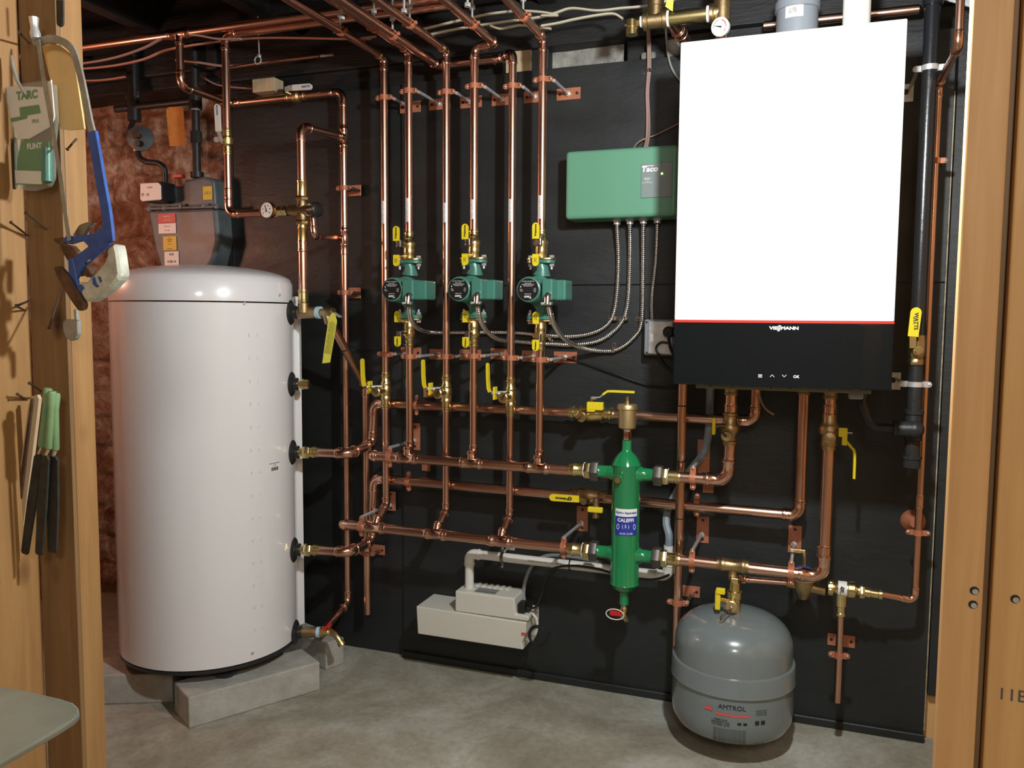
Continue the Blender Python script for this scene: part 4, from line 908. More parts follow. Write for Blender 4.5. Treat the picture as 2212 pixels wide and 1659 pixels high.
# ============================================================ circulator pumps
def pump(i,label,vf,vb,um,vm,vtop,vbot):
    x=RX[i]; y=YS; zt0=P(884,vf,YS).z if i==1 else P(1024 if i==3 else 1170,vf,YS).z; uu=[0,885,0,1023,0,1168][i]
    zb0=P(uu,vb,YS).z; m=P(um,vm,2.045); mx=x-.002; mz=m.z-.0; rm=.0345
    e=T('circulator_pump',label,'pump',(x,y,zb0),'three green circulator pumps')
    mid=mz
    mb=MB()
    for zf,s in ((zt0-.004,-1),(zb0+.004,1)):
        # oval flange
        q=[]
        for k in range(24):
            a=2*PI*k/24; rx=.041 if abs(math.cos(a))>.5 else .041; q.append(V(x+.039*math.copysign(abs(math.cos(a))**.7,math.cos(a)),y+.022*math.copysign(abs(math.sin(a))**.9,math.sin(a)),zf))
        mb.prism(q,V(0,0,.009*s),'green_pump',.001,1)
        mb.sweep([V(x,y,zf+.006*s),V(x,y,zf+.012*s),V(x+.004,y,zf+.024*s),V(x+.002,y+.002,zf+.040*s)],[.026,.0175,.0165,.024],'green_pump',24)
    mb.ball((x,y+.006,mid),.033,'green_pump',20,(1,.8,1)); mb.obj('pump_casing',e)
    mb=MB(); c=V(mx,y-.008,mid); mb.sweep([c,c-Y_*.012,c-Y_*.014,c-Y_*.085,c-Y_*.092,c-Y_*.094],[.040,.040,rm,rm,rm-.002,rm-.005],'green_pump',44); mt_=mb.obj('motor_housing',e)
    f=c-Y_*.0945; mb=MB(); mb.sweep([f+Y_*.001,f-Y_*.0006],rm-.0055,'black_plastic',44)
    g=lambda dx,dz:f+V(dx,-.0008,dz)
    for dx,dz,s,t in ((0,.021,'USE ONLY AS DIRECTED','a'),(0,.016,'CIRCULATOR','b'),(0,.0125,'THERMALLY PROTECTED','c'),(0,.009,'FOR INDOOR USE','c'),(-.019,0,'MAX','c'),(-.018,-.004,'125 PSI','c'),(.019,.002,'115V','c'),(.019,-.002,'60HZ','c'),(.019,-.006,'1/25','c'),(0,-.012,'MADE IN USA','c')):
        mb.text(s,g(dx,dz),X_,Z_,.0031,'ink_white',.0001)
    mb.text('Taco',g(0,-.0195),-X_,-Z_,.010,'ink_white',.0001,'CENTER',.0003)
    mb.sweep([g(-.020,.009),g(-.020,.005)],.0011,'ink_white',8); mb.obj('rating_plate',mt_)
    # terminal box and cover
    x0=P(um+34,vm,2.06).x; x1=P(um+58,vm,2.06).x; x2=P(um+86,vm,2.10).x
    MB().box((x1-.012,2.085,mid-.028),(x2,2.150,mid+.026),'green_pump',.005,3).obj('capacitor_box',e)
    cv=MB().box((x0,2.045,mid-.029),(x1,2.110,mid+.027),'green_pump',.005,3).obj('terminal_box',e)
    # conduit elbow
    k=P(um+44,vm+14,2.04); mb=MB(); mb.sweep(fillet([k+V(.0,.02,.004),k+V(0,-.004,.002),k+V(0,-.006,-.022)],.008,5),.0085,'chrome',18); mb.obj('conduit_elbow',e)
    s=k+V(0,-.006,-.020); mb=MB(); mb.box(s-V(.014,.006,.0045),s+V(.014,.006,.0045),'chrome',.002); 
    for q in (-1,1): mb.cyl(s+V(.011*q,-.006,0),s+V(.011*q,-.009,0),.0035,'zinc',12)
    mb.obj('clamp_screws',e)
    # bolts
    for zf,s in ((zt0,-1),(zb0,1)):
        for q in (-1,1):
            bx=x+q*.030; MB().hexn(V(bx,y,zf-.001*s),V(bx,y,zf-.009*s),.0072,'zinc').sweep([V(bx,y,zf),V(bx,y,zf+.029*s)],.0035,'zinc',10).hexn(V(bx,y,zf+.0135*s),V(bx,y,zf+.021*s),.0072,'zinc').obj('flange_bolt',e)
    # isolation valves with brass flanges
    for (zf,zo,s,nm) in ((zt0,P(uu-1,vtop,YS).z,1,'above'),(zb0,P(uu,vbot,YS).z,-1,'below')):
        v=T('isolation_flange','brass isolation flange valve with yellow handles just %s the %s pump'%(nm,NM[i][:-7]),'valve',(x,y,zf),'brass isolation flange valves')
        q=[V(x+.041*math.copysign(abs(math.cos(2*PI*k/24))**.7,math.cos(2*PI*k/24)),y+.023*math.sin(2*PI*k/24),zf-.0035*s) for k in range(24)]
        MB().prism(q,V(0,0,.0055*s),'brass',.001,1).obj('flange',v)
        L=abs(zo-zf); A=V(x,y,zf+.001*s); Z=Z_*s
        MB().sweep([A+Z*(L*t) for t in (0,.15,.2,.30,.38,.5,.60,.66,.70,.76,.80,.88,.90,.95,.97,1)],[.0155,.0155,.0165,.0165,.0155,.0185,.0175,.0145,.0125,.0145,.0125,.0125,.0145,.0145,.0125,.0122],'brass',28).obj('valve_body',v)
        # drain side port, main handle (far end), flange handle
        hx=x-.001; hy=y-.058
        c0=V(x-.002,y,zf+s*L*.5); MB().sweep([c0,V(c0.x-.002,hy+.02,c0.z)],[.009,.007],'brass',14).obj('valve_stem',v)
        zz0=zf+s*L*.42; zz1=zf+s*L*.66; hx_=P(um+15,vm,hy).x
        MB().box(V(hx_+.002,hy-.002,min(zz0,zz1)-.004),V(hx_+.018,hy+.012,max(zz0,zz1)),'steel_dark',.003).cyl(V(hx_+.010,hy-.004,c0.z),V(hx_+.010,hy+.012,c0.z),.006,'chrome').obj('lever_hub',v)
        a=zf+s*L*(.60 if s>0 else .62); b=zf+s*L*(1.13 if s>0 else .99); u0=um+(19 if s<0 else 17); u1=u0
        X0=P(u0,vm,hy-.006).x
        p_,w_=rb(V(X0,hy-.006,a),V(X0,hy-.006,b),.0195); p_=[p_[0]]+p_[1:]
        g1=blade(v,p_,w_,.005,'yellow','main_handle')
        mb=MB(); mb.text('Webstone',V(X0,hy-.0090,(a+b)/2+.001*s),Z_,-X_,.0075 if s>0 else .0056,'ink',.0002,'CENTER',.0003); mb.obj('grip_lettering',g1)
        a=zf+s*L*.10; b=zf-s*.024; X0=P(um+17 if s>0 else um+19,vm,hy-.006).x
        p_,w_=rb(V(X0,hy-.006,a),V(X0,hy-.006,b),.0175); g2=blade(v,p_,w_,.007,'yellow','flange_handle')
        mb=MB(); cc=V(X0,hy-.0100,(a+b)/2)
        for q in (-1,1): mb.sweep([cc+V(.003*q,0,.006),cc+V(.0015*q,0,0),cc+V(.003*q,0,-.006)],.0006,'ink',6)
        mb.obj('arrow_marks',g2)
        MB().cyl(V(X0,hy,zf+s*.004),V(x-.004,y-.01,zf+s*.008),.004,'brass').obj('handle_pin',v)
c1=pump(1,'green circulator pump with black rating plate on the basement supply pipe',560,690,839.5,625,501,748)
c2=pump(3,'green circulator pump with black rating plate on the first floor supply pipe',558,690,987.5,624,497,750)
c3=pump(5,'green circulator pump with black rating plate on the second floor supply pipe',559,693,1139.5,625,495,757)
# flexible metal conduits
def flex(pts,r,label,group='flexible steel conduits'):
    p=smooth(pts,14); L=[0]
    for a,b in zip(p,p[1:]): L.append(L[-1]+(b-a).length)
    n=int(L[-1]/.0019); path=[];rad=[];j=0
    for k in range(n+1):
        d=L[-1]*k/n
        while j<len(L)-2 and L[j+1]<d: j+=1
        t=(d-L[j])/max(L[j+1]-L[j],1e-9); path.append(p[j].lerp(p[j+1],t)); rad.append(r*(1.0 if k%3 else .80))
    o=MB().sweep(path,rad,'chrome',10).obj('flexible_conduit'); return tag(o,label,'conduit',group)
yw=2.285
flex([P(884,664,2.034),P(888,690,2.06),P(903,709,2.13),P(930,717,2.22),P(985,718,2.275),P(1100,718,yw),P(1175,724,yw),P(1240,726,yw),P(1290,715,yw),P(1320,690,yw),P(1332,640,yw),P(1336,560,yw),P(1333,484,2.262)],.0068,'innermost of three steel conduit curves, from the basement pump to the green box')
flex([P(1032,663,2.034),P(1038,692,2.06),P(1053,717,2.13),P(1078,733,2.21),P(1120,738,2.27),P(1190,743,yw),P(1250,744,yw),P(1300,733,yw),P(1340,700,yw),P(1356,655,yw),P(1361,560,yw),P(1361,484,2.262)],.0068,'middle of three steel conduit curves, from the first floor pump')
flex([P(1185,664,2.034),P(1194,695,2.06),P(1214,727,2.13),P(1247,748,2.22),P(1295,758,2.28),P(1335,754,yw),P(1370,728,yw),P(1386,695,yw),P(1389,600,yw),P(1390,484,2.262)],.0068,'outermost of three steel conduit curves, from the second floor pump')
flex([P(1420,484,2.262),P(1417,560,yw),P(1409,640,yw),P(1409,692,2.27)],.0055,'thin steel conduit dropping from the green box to the small grey junction box')
def saddle(u,v,label,du=-14,dv=0,uy=yw):
    c=P(u,v,uy); d=P(u+du,v+dv,uy)-c; e=T('conduit_strap',label,'strap',tuple(c),'small steel conduit straps'); d.y=0; d.normalize(); n=V(-d.z,0,d.x)
    MB().sweep([c-n*.005,c+n*.005],.0082,'chrome',14).obj('strap_loop',e)
    o=MB(); a=c+d*.006; q=[a+n*.006,a+d*.016+n*.006,a+d*.016-n*.006,a-n*.006]; q=[V(p.x,W0-.0035,p.z) for p in q]; o.prism(q,V(0,.003,0),'chrome'); b=c+d*.015; o.cyl(V(b.x,W0-.0036,b.z),V(b.x,W0-.0045,b.z),.0042,'ink',12); o.obj('strap_foot',e)
saddle(1328,688,'steel strap on the innermost conduit curve'); saddle(1352,688,'steel strap on the middle conduit curve'); saddle(1387,689,'steel strap on the outermost conduit beside the grey junction box'); saddle(1324,757,'steel strap on the lowest bend of the outermost conduit',0,-14); saddle(1189,728,'steel strap where two conduits run together near the second floor pump',-2,12)
# ============================================================ green relay box
yb=2.205; a=P(1221,400,yb).x; b_=P(1462,400,yb).x; z1=P(1221,327,yb).z; z0=P(1221,474,yb).z
e=T('relay_box','wide green wall mounted pump relay box, partly behind the boiler','control box',((a+b_)/2,W0,z0))
MB().box((a,yb,z0),(b_,W0-.001,z1),'green_box',.010,4).obj('box_cover',e)
pxl=P(1385,400,yb).x; pz1=P(1385,354,yb).z; pz0=P(1385,428,yb).z
pl_=MB().box((pxl,yb-.003,pz0),(b_-.012,yb+.004,pz1),'grey_panel',.001,1).obj('front_panel',e)
mb=MB(); c=P(1394,366,yb-.0035); mb.text('Taco',c+V(.012,0,0),V(1,0,0),V(.18,0,1).normalized(),.020,'ink_white',.0003,'CENTER',.0006,1.1)
mb.box(c+V(-.008,-.0002,.008),c+V(.022,.0002,.0095),'ink_white'); mb.text('SR503',P(1398,386,yb-.0035),X_,Z_,.0065,'ink_white',.0002); mb.text('3 ZONE',P(1398,390,yb-.0035)-Z_*.001,X_,Z_,.003,'ink_white',.0002); mb.text('SWITCHING RELAY',P(1398,393,yb-.0035)-Z_*.002,X_,Z_,.0032,'ink_white',.0002); mb.obj('panel_lettering',pl_)
c=P(1430,375,yb-.003); MB().ball(tuple(c),.0028,'led').obj('indicator_light',pl_)
for u in (1333,1361,1390,1420):
    c=P(u,478,2.262); MB().sweep([V(c.x,2.262,z0+.001),V(c.x,2.262,z0-.004),V(c.x,2.262,z0-.0045),V(c.x,2.262,z0-.012)],[.0125,.0125,.0095,.0095],'zinc',18).obj('conduit_connector',e)
for u in (1248,): 
    c=P(u,328,yb+.03); MB().ball((c.x,c.y,z1+.001),.004,'zinc').obj('cover_screw',e)
# small grey junction box with plug
y_=2.245; a=P(1391,730,y_).x; b2=P(1457,730,y_).x; z0=P(1391,767,y_).z; z1=P(1391,690,y_).z
e=T('junction_box','small grey weatherproof junction box left of the boiler control panel','junction box',((a+b2)/2,W0,z0))
MB().box((a,y_,z0),(b2,W0-.001,z1),'pvc_grey',.006,3).obj('box_body',e); MB().box((a+.012,y_-.006,z0+.004),(b2-.004,y_+.002,z1-.004),'zinc',.003,2).obj('box_cover',e)
MB().box(P(1405,738,y_-.008),P(1412,721,y_-.006)+V(0,.004,0),'label_white',.001).obj('switch_lever',e)
for v in (696,762): c=P(1397,v,y_); MB().cyl((c.x,y_+.002,c.z),(c.x,y_-.001,c.z),.003,'ink',12).obj('cover_screw',e)
e=T('power_plug','round black plug and cord on the grey junction box','plug',tuple(P(1446,718,2.22)))
c=P(1446,717,y_-.006); MB().sweep([c,c-Y_*.018,c-Y_*.022],[.016,.015,.010],'black_plastic',24).obj('plug_head',e)
MB().sweep(smooth([c-Y_*.02,P(1445,735,y_-.02),P(1450,757,y_-.015),P(1462,775,y_-.01),P(1480,800,2.25)]),.0042,'black_plastic',8).obj('cord',e); MB().sweep(smooth([P(1448,742,y_-.014),P(1428,740,y_-.014),P(1417,752,y_-.012),P(1424,768,y_-.01),P(1440,790,2.27),P(1470,815,2.28)]),.0032,'black_plastic',8).obj('cord',e)
# ============================================================ valves on the rear runs
def rearvalve(label,u0,u1,v,y,up):
    z=(zr1 if up else zr2); yv=YB2-.026
    x0=P(u0,v,y).x;x1=P(u1,v,y).x; L=x1-x0; e=T('purge_valve',label,'valve',(x0,yv,z))
    MB().sweep([V(x0+L*t,yv,z) for t in (0,.03,.05,.10,.12,.2,.24,.36,.44,.56,.64,.76,.80,.88,.90,.95,.97,1)],[.0162,.0162,.019,.019,.0165,.0165,.021,.021,.024,.024,.021,.021,.0165,.0165,.019,.019,.0162,.016],'brass' if up else 'bronze',28).obj('valve_body',e); return e,x0,L,z,yv
e,x0,L,z,yv=rearvalve('brass purge valve with yellow block on the upper rear pipe beside the air vent',1236,1331,890,YB2,1)
c=V(x0+L*.38,yv,z-.004); MB().sweep([c,c-Y_*.045,c-Y_*.046,c-Y_*.058,c-Y_*.060],[.011,.011,.0145,.0145,.012],'brass',24).obj('drain_outlet',e)
MB().sweep(smooth([c-Y_*.061,c-Y_*.066+V(-.004,0,-.004),c-Y_*.06+V(-.012,0,-.009)]),.002,'ink',8).obj('cap_strap',e)
y_=yv-.045; c=P(1286,877,y_); MB().box(c-V(.0225,.008,.0105),c+V(.0225,.008,.011),'yellow',.002).box(c+V(-.0225,-.007,-.016),c+V(.0,.007,-.004),'yellow',.002).obj('drain_lever',e)
MB().cyl(V(x0+L*.5,yv,z+.015),V(x0+L*.5,yv,P(1285,862,yv).z),.006,'brass').hexn(P(1284,862,yv-.03),P(1284,857,yv-.03),.009,'zinc').obj('valve_stem',e)
y_=yv-.035; blade(e,[P(1277,859,y_),P(1296,858,y_),P(1305,851,y_),P(1312,847,y_)],.012,.003,'zinc','lever',V(0,0,1)); blade(e,[P(1303,852,y_),P(1313,845,y_),P(1325,845,y_),P(1350,846,y_),P(1371,847,y_)],[.012,.013,.013,.013,.009],.006,'yellow','lever_grip',V(0,0,1))
e,x0,L,z,yv=rearvalve('dim bronze purge valve with lettered yellow handle on the lower rear pipe',1236,1320,1064,YB2,0)
y_=yv-.045; p_,w_=rb(P(1251,1078,y_),P(1187,1074,y_),.0195); g=blade(e,p_,w_,.005,'yellow','main_handle')
mb=MB(); mb.text('Webstone',P(1215,1077,y_-.004),-X_,-Z_,.0095,'ink',.0002,'CENTER',.0003); c=P(1231,1077,y_-.004); mb.sweep([c,c-Y_*.0004],.0055,'ink',20); mb.box(c+V(-.0008,-.0008,-.004),c+V(.0008,-.0003,.004),'yellow'); mb.obj('grip_lettering',g)
MB().cyl(V(x0+L*.5,yv,z-.008),V(x0+L*.45,y_+.004,z-.008),.010,'bronze').obj('valve_stem',e)
c=P(1286,1101,y_-.005); h=MB().box(c-V(.021,.007,.0075),c+V(.021,.007,.0075),'yellow',.003).obj('drain_lever',e)
MB().sweep([c+V(0,.01,.03),c+V(0,.008,0),c+V(0,.008,-.016),c+V(0,.008,-.017),c+V(0,.008,-.024)],[.009,.009,.009,.0115,.0105],'bronze',20).obj('drain_outlet',e)
# clamps for the rear runs
for u,v,up in ((908,855,1),(911,955+60,0),(1517,1075,0)):
    z=zr1 if up else zr2; x=P(u,v,YB2).x+.0; 
    if up: e=T('pipe_clamp','clamp plate above the upper rear pipe between the first two pumps drops','pipe clamp',(x,W0,z)); MB().box((x-.016,W0-.0035,z+.016),(x+.016,W0-.0002,z+.045),'clampc',.001,1).cyl((x,W0-.0036,z+.036),(x,W0-.0042,z+.036),.004,'ink',12).obj('wall_plate',e); strap(e,V(x,YB2-.026,z),X_,Z_,r1,.010)
    else:
        xx=x-.03 if u<1000 else x-.01; e=T('pipe_clamp','clamp holding the lower rear pipe %s'%('left of the first drops' if u<1000 else 'right of the separator'),'pipe clamp',(xx,W0,z)); MB().box((xx+.004,W0-.0035,z+.018),(xx+.034,W0-.0002,z+.060),'clampc',.001,1).obj('wall_plate',e); strap(e,V(xx,YB2-.028,z),X_,Z_,r1)
# ============================================================ condensate pump
y0=2.175; c=lambda u,v,y=y0:P(u,v,y)
xl_=c(899,1340).x; xr_=c(1136,1375).x; zb_=c(900,1369).z; zt_=c(896,1309).z
e=T('condensate_pump','white plastic condensate pump on the wall above the floor','pump',((xl_+xr_)/2,W0,zb_))
q=[V(xl_+.005,y0,zb_),V(xr_-.008,y0,zb_),V(xr_-.012,y0,zb_+.02),V(xr_,y0,zb_+.05),V(xr_,y0,zt_-.004),V(xl_,y0,zt_)]
MB().prism(q,V(0,W0-.002-y0,0),'pump_white',.003,2).obj('reservoir',e)
yh=y0+.004; g=lambda u,v:P(u,v,yh)
q=[g(983,1328),g(983,1276),g(1111,1292),g(1114,1330),g(1142,1333),g(1140,1349)]
q=[V(p.x,yh,p.z) for p in q]; zt2=g(983,1276).z; zb2_=zt_-.001; q=[V(q[0].x,yh,zb2_),V(q[0].x,yh,zt2),V(q[2].x,yh,zt2),V(q[3].x,yh,zb2_+.016),V(q[4].x,yh,zb2_+.016),V(q[4].x,yh,zb2_)]
MB().prism(q,V(0,.095,0),'pump_white',.004,2).obj('motor_cover',e)
for k in range(6): xx=q[1].x+.04+k*.019; MB().box((xx,yh+.060,zt2-.01),(xx+.011,yh+.090,zt2+.004),'pump_white',.002).obj('cover_fin',e)
xa_=P(1026,1272,yh+.02).x
MB().box((xa_,yh+.012,zt2),(xa_+.066,yh+.035,zt2+.0006),'label_silver').box((xa_+.0,yh+.038,zt2),(xa_+.066,yh+.050,zt2+.0006),'label_silver').obj('rating_label',e)
k=g(1115,1318); MB().box((k.x,yh+.01,k.z-.014),(k.x+.022,yh+.045,k.z+.018),'black_plastic',.004).box((k.x+.02,yh+.015,k.z-.004),(k.x+.038,yh+.04,k.z+.008),'black_plastic',.004).obj('plug_block',e)
cable('power_cord',[V(k.x+.03,yh+.028,k.z),P(1158,1310,2.21),P(1172,1280,2.22),P(1180,1245,2.19),P(1195,1228,2.185),P(1235,1222,2.185),P(1290,1229,2.185),P(1340,1243,2.185),P(1400,1252,2.185),P(1435,1246,2.19),P(1455,1230,2.24),P(1475,1190,2.28),P(1490,1120,2.285),P(1500,1000,2.285)],.0034,'black_plastic','black power cord from the white condensate pump, strapped along the white pipe','cord',parent=e)
mb=MB(); cc=P(1163,1372,2.165)
ring=[]; 
for t in range(0,100): a=t/100*2*PI*3.2; R_=.026+.003*math.sin(a*.31+.5); ring.append(cc+V(R_*math.cos(a),-.006+.004*math.sin(a*.6),R_*math.sin(a)))
mb.sweep(ring+[cc+V(.032,-.004,.018),cc+V(.037,-.002,.0)],.0022,'black_plastic',8); o=mb.obj('cord_coil'); tag(o,'small coil of thin black wire hanging at the right end of the condensate pump','cord')
MB().box(P(1126,1366,y0-.001),P(1136,1374,y0-.0005)+V(0,.003,0),'label_red').obj('wire_tag',e)
cable('clear_tube',[P(1134,1308,2.235),P(1131,1280,2.25),P(1138,1245,2.255),P(1155,1215,2.26),P(1185,1200,2.27),P(1240,1203,2.275),P(1300,1215,2.28)],.0055,'hose_clear','clear plastic discharge tube curving up from the condensate pump','tube')
cable('inlet_strap',[P(1150,1325,2.2),P(1160,1340,2.2),P(1158,1365,2.2),P(1148,1385,2.2)],.004,'white_plastic','white hose end hooked behind the coil on the condensate pump','hose')
# white pvc drain line
yp=2.22; e=T('drain_pipe','white plastic condensate drain pipe running along the wall into the pump','pipe',tuple(P(1017,1250,yp)))
xv=P(1014,1235,yp).x; zp=P(1035,1198,yp).z; xe_=P(1443,1240,yp).x
run(e,[V(xv,yp,zt2-.01),V(xv,yp,zp),V(xe_,yp,zp),V(xe_,yp,P(1437,1178,yp).z)],.0134,'pvc','pvc','elbow_fitting','pipe_section',R=.018,L=.018)
mb=MB(); zz=zp; mb.text('SCHEDULE 40  PVC 1120   NSF-DWV',V((xv+xe_)/2-.05,yp-.0137,zp+.002),X_,Z_,.007,'ink_dim',.0002); mb.obj('printed_marking',e)
c=P(1086,1204,yp); k=T('pipe_clamp','grey steel split clamp holding the white drain pipe with its zinc wall plate','pipe clamp',(c.x,W0,zp)); strap(k,V(c.x,yp,zp),X_,Z_,.0136,.009,'steel_dark'); x=P(1105,1190,W0).x; MB().box((x-.011,W0-.003,zp+.0),(x+.011,W0-.0002,zp+.03),'zinc',.001).obj('wall_plate',k); MB().cyl((x,W0-.003,zp+.016),(c.x+.005,yp,zp+.018),.0035,'zinc').obj('threaded_rod',k)
c=P(1229,1228,yp-.015); MB().sweep([V(c.x-.0015,yp,zp),V(c.x+.0015,yp,zp)],.0175,'black_plastic',20).obj('cable_tie',e)
hz=P(1437,1172,yp).z
h=cable('grey_hose',[V(xe_,yp,hz-.012),V(xe_,yp,hz+.02),P(1439,1130,2.235),P(1443,1100,2.257),P(1458,1070,2.265),P(1474,1040,2.27),P(1494,1012,2.265),P(1515,985,2.26),P(1527,955,2.26),P(1532,915,2.262),P(1533,880,2.262),V(P(1534,850,2.21).x,2.21,bz0)],.0108,'hose_grey','flexible grey ribbed hose curving from under the boiler into the white drain pipe','hose')
# ============================================================ service valve over the expansion tank
xt_=EC.x; e=T('service_valve','brass service valve with yellow handle screwed on top of the grey expansion tank','valve',(xt_,2.12,ztop))
zz=lambda v:P(1583,v,2.12).z
MB().hexn((xt_,2.12,zz(1256)),(xt_,2.12,zz(1246)),.0165,'brass').sweep([V(xt_,2.12,zz(v)) for v in (1320,1292,1290,1276,1274,1256)],[.0165,.0165,.019,.019,.0145,.0135],'brass',24).obj('valve_body',e)
c=V(xt_-.004,2.12,zz(1301)); MB().sweep([c,c-Y_*.026,c-Y_*.027,c-Y_*.038,c-Y_*.040],[.013,.012,.0155,.0155,.013],'brass_mat',28).obj('drain_cap',e); MB().ball(tuple(c-Y_*.043),.004,'brass').obj('cap_stud',e)
y_=2.08; MB().box(P(1544,1316,y_)-V(0,.006,0),P(1557,1275,y_)+V(0,.006,0),'yellow',.003,2).box(P(1547,1281,y_)-V(0,.009,0),P(1567,1271,y_)+V(0,.004,0),'yellow',.002,2).obj('lever',e)
MB().cyl(P(1556,1295,y_),V(xt_,2.10,zz(1297)),.006,'brass').obj('valve_stem',e)
cable('plug_chain',[c-Y_*.04+V(0,0,-.012),P(1573,1318,2.05),P(1563,1332,2.03),P(1556,1336,2.03),P(1560,1328,2.05)],.0016,'rusty','short retaining loop dangling from the service valve cap','cord')
# ============================================================ make-up water line
yf=2.165; Pf=lambda u,v,y=yf:P(u,v,y)
zf=Pf(1660,1254).z; e=T('copper_pipe','thin copper make-up line with blue tape just under the lower right run','pipe',tuple(Pf(1655,1254)))
xq=Pf(1708,1262).x; run(e,[V(xt_+.012,2.125,zz(1250)),V(Pf(1606,1250).x,2.15,zf+.001),V(xq,yf,zf)],.0085,R=.01,L=.008); MB().cyl((Pf(1606,1250).x-.002,2.151,zf+.001),(Pf(1606,1250).x+.006,2.151,zf+.001),.0112,'tape_blue').obj('thread_tape',e)
e=T('fill_valve','dark bronze pressure reducing fill valve with blue bonnet behind the big elbow','valve',tuple(Pf(1735,1270)))
z_=Pf(1735,1268).z; xf=Pf(1735,1270).x; yv=yf+.012
MB().lathe((xf,yv,Pf(1735,1296).z),Z_,[(0,.012),(.004,.0145),(z_-Pf(1735,1296).z-.004,.026),(z_-Pf(1735,1296).z+.006,.029),(z_-Pf(1735,1296).z+.016,.029)],'bronze',32).sweep([V(xq-.012,yf,zf),V(xf,yv,z_),V(Pf(1785,1272).x,yf,z_-.004)],[.012,.015,.013],'bronze',24).obj('valve_body',e)
MB().lathe((xf,yv,z_+.016),Z_,[(0,.030),(.004,.030),(.020,.018),(.028,.015)],'white_plastic',32).obj('bonnet',e)
MB().sweep([V(xf,yv,z_+.040),V(xf,yv,z_+.047)],.019,'ink_blue',6).obj('lock_nut',e); MB().cyl((xf,yv,z_+.04),(xf,yv,Pf(1735,1192).z),.0045,'brass').obj('adjusting_stem',e)
MB().box((xf-.035,yv-.003,Pf(1735,1197).z),(xf+.002,yv+.003,Pf(1735,1190).z),'brass',.001).obj('fill_lever',e)
e=T('backflow_preventer','brass backflow preventer with white label feeding the fill valve','valve',tuple(Pf(1822,1270)))
w_=lambda u:Pf(u,1272).x; zk=Pf(1822,1272).z
MB().sweep([V(w_(u),yf,zk) for u in (1787,1789,1799,1801,1807,1831,1833,1846,1848,1853)],[.0155,.0185,.0185,.014,.0185,.0185,.021,.021,.019,.012],'brass',28).obj('valve_body',e)
MB().hexn((w_(1788),yf,zk),(w_(1800),yf,zk),.0195,'brass').obj('union_nut',e); MB().hexn((w_(1857),yf,zk-.002),(w_(1868),yf,zk-.002),.0165,'brass').obj('union_nut',e)
MB().sweep([V(w_(1850),yf,zk),V(w_(1870),yf,zk-.002),V(w_(1880),yf,zk-.003),V(w_(1881),yf,zk-.003),V(w_(1897),yf,zk-.004),V(w_(1899),yf,zk-.004),V(w_(1906),yf,zk-.004)],[.011,.0125,.0125,.0105,.0105,.0125,.0125],'brass',24).obj('press_adapter',e)
MB().sweep([V(w_(1810),yf,zk),V(w_(1829),yf,zk)],.0189,'label_white',32).obj('white_label',e)
mb=MB(); mb.text('007',V(w_(1820),yf-.0191,zk+.004),Z_,-X_,.010,'ink',.0002,'CENTER',.0004); mb.text('BACKFLOW',V(w_(1815),yf-.0191,zk-.002),Z_,-X_,.004,'ink',.0002); mb.obj('label_print',e)
MB().sweep([V(w_(1818),yf,zk-.012),V(w_(1818),yf,Pf(1818,1308).z),V(w_(1818),yf,Pf(1818,1310).z),V(w_(1818),yf,Pf(1818,1322).z),V(w_(1818),yf,Pf(1818,1324).z),V(w_(1818),yf,Pf(1818,1329).z),V(w_(1818),yf,Pf(1818,1331).z)],[.0145,.0135,.0105,.0105,.0125,.0125,.0105],'brass',24).obj('relief_outlet',e)
xo=w_(1818); e=T('copper_pipe','short copper relief pipe hanging below the backflow preventer, open at the bottom','pipe',(xo,yf,Pf(1817,1518).z)); run(e,[V(xo,yf,Pf(1818,1328).z),V(xo,yf,Pf(1817,1518).z)],.0085)
e=T('pipe_clamp','clamp with two screw holes on the relief pipe below the backflow preventer','pipe clamp',(xo,W0,Pf(1817,1383).z),'copper coloured standoff pipe clamps'); mb=MB(); plate(mb,V(P(1817,1383,W0).x,0,P(1817,1383,W0).z),.068,.033); mb.obj('wall_plate',e); MB().cyl((xo,W0-.004,P(1817,1383,W0).z),(xo,yf+.012,Pf(1817,1395).z),.005,'chrome').obj('threaded_rod',e); strap(e,V(xo,yf,Pf(1817,1416).z),Z_,X_,.0085)
# right hand copper line
yr=2.235; Pr=lambda u,v:P(u,v,yr); xv=Pr(1999,700).x; zL_=Pr(1975,1286).z; zt_=Pr(2021,192).z; Kn=Px(2070,96,xv); 
e=T('copper_pipe','thin copper water line down the far right side to the backflow preventer','pipe',(xv,yr,zL_))
run(e,[V(w_(1905),yf+.004,zk-.004),V(xv,yr-.045,zL_),V(xv,yr-.045,zt_),V(xv,Kn.y,zt_+.002),V(xv,Kn.y,2.13)],.0085,R=.016,L=.017)
yr=yr-.045; Pr=lambda u,v:P(u,v,yr)
mb=MB(); coupling(mb,V(xv,yr,P(1979,1083,yr).z),Z_,.0085,.034); mb.obj('coupling',e)
def bellhang(v,label):
    z=P(1976,v,yr).z; e=T('bell_hanger',label,'pipe clamp',(xv,W0,z)); 
    MB().lathe((xv,W0-.002,z+.004),-Y_,[(0,.030),(.006,.028),(.020,.016),(.030,.010)],'clampc',28).obj('bell_base',e); strap(e,V(xv,yr,z),Z_,X_,.0085,.013,ln=.020); return e
bellhang(1150,'copper coloured bell hanger on the thin copper line low on the right')
e=T('pipe_clamp','small copper strap fixing the thin copper line beside the black gas pipe','pipe clamp',(xv,W0,P(2016,348,yr).z)); strap(e,V(xv,yr,P(2014,348,yr).z),Z_,X_,.0085,.013); MB().cyl(V(xv+.018,yr,P(2014,348,yr).z),V(xv+.018,W0-.001,P(2014,348,yr).z),.004,'screw').obj('standoff_screw',e)
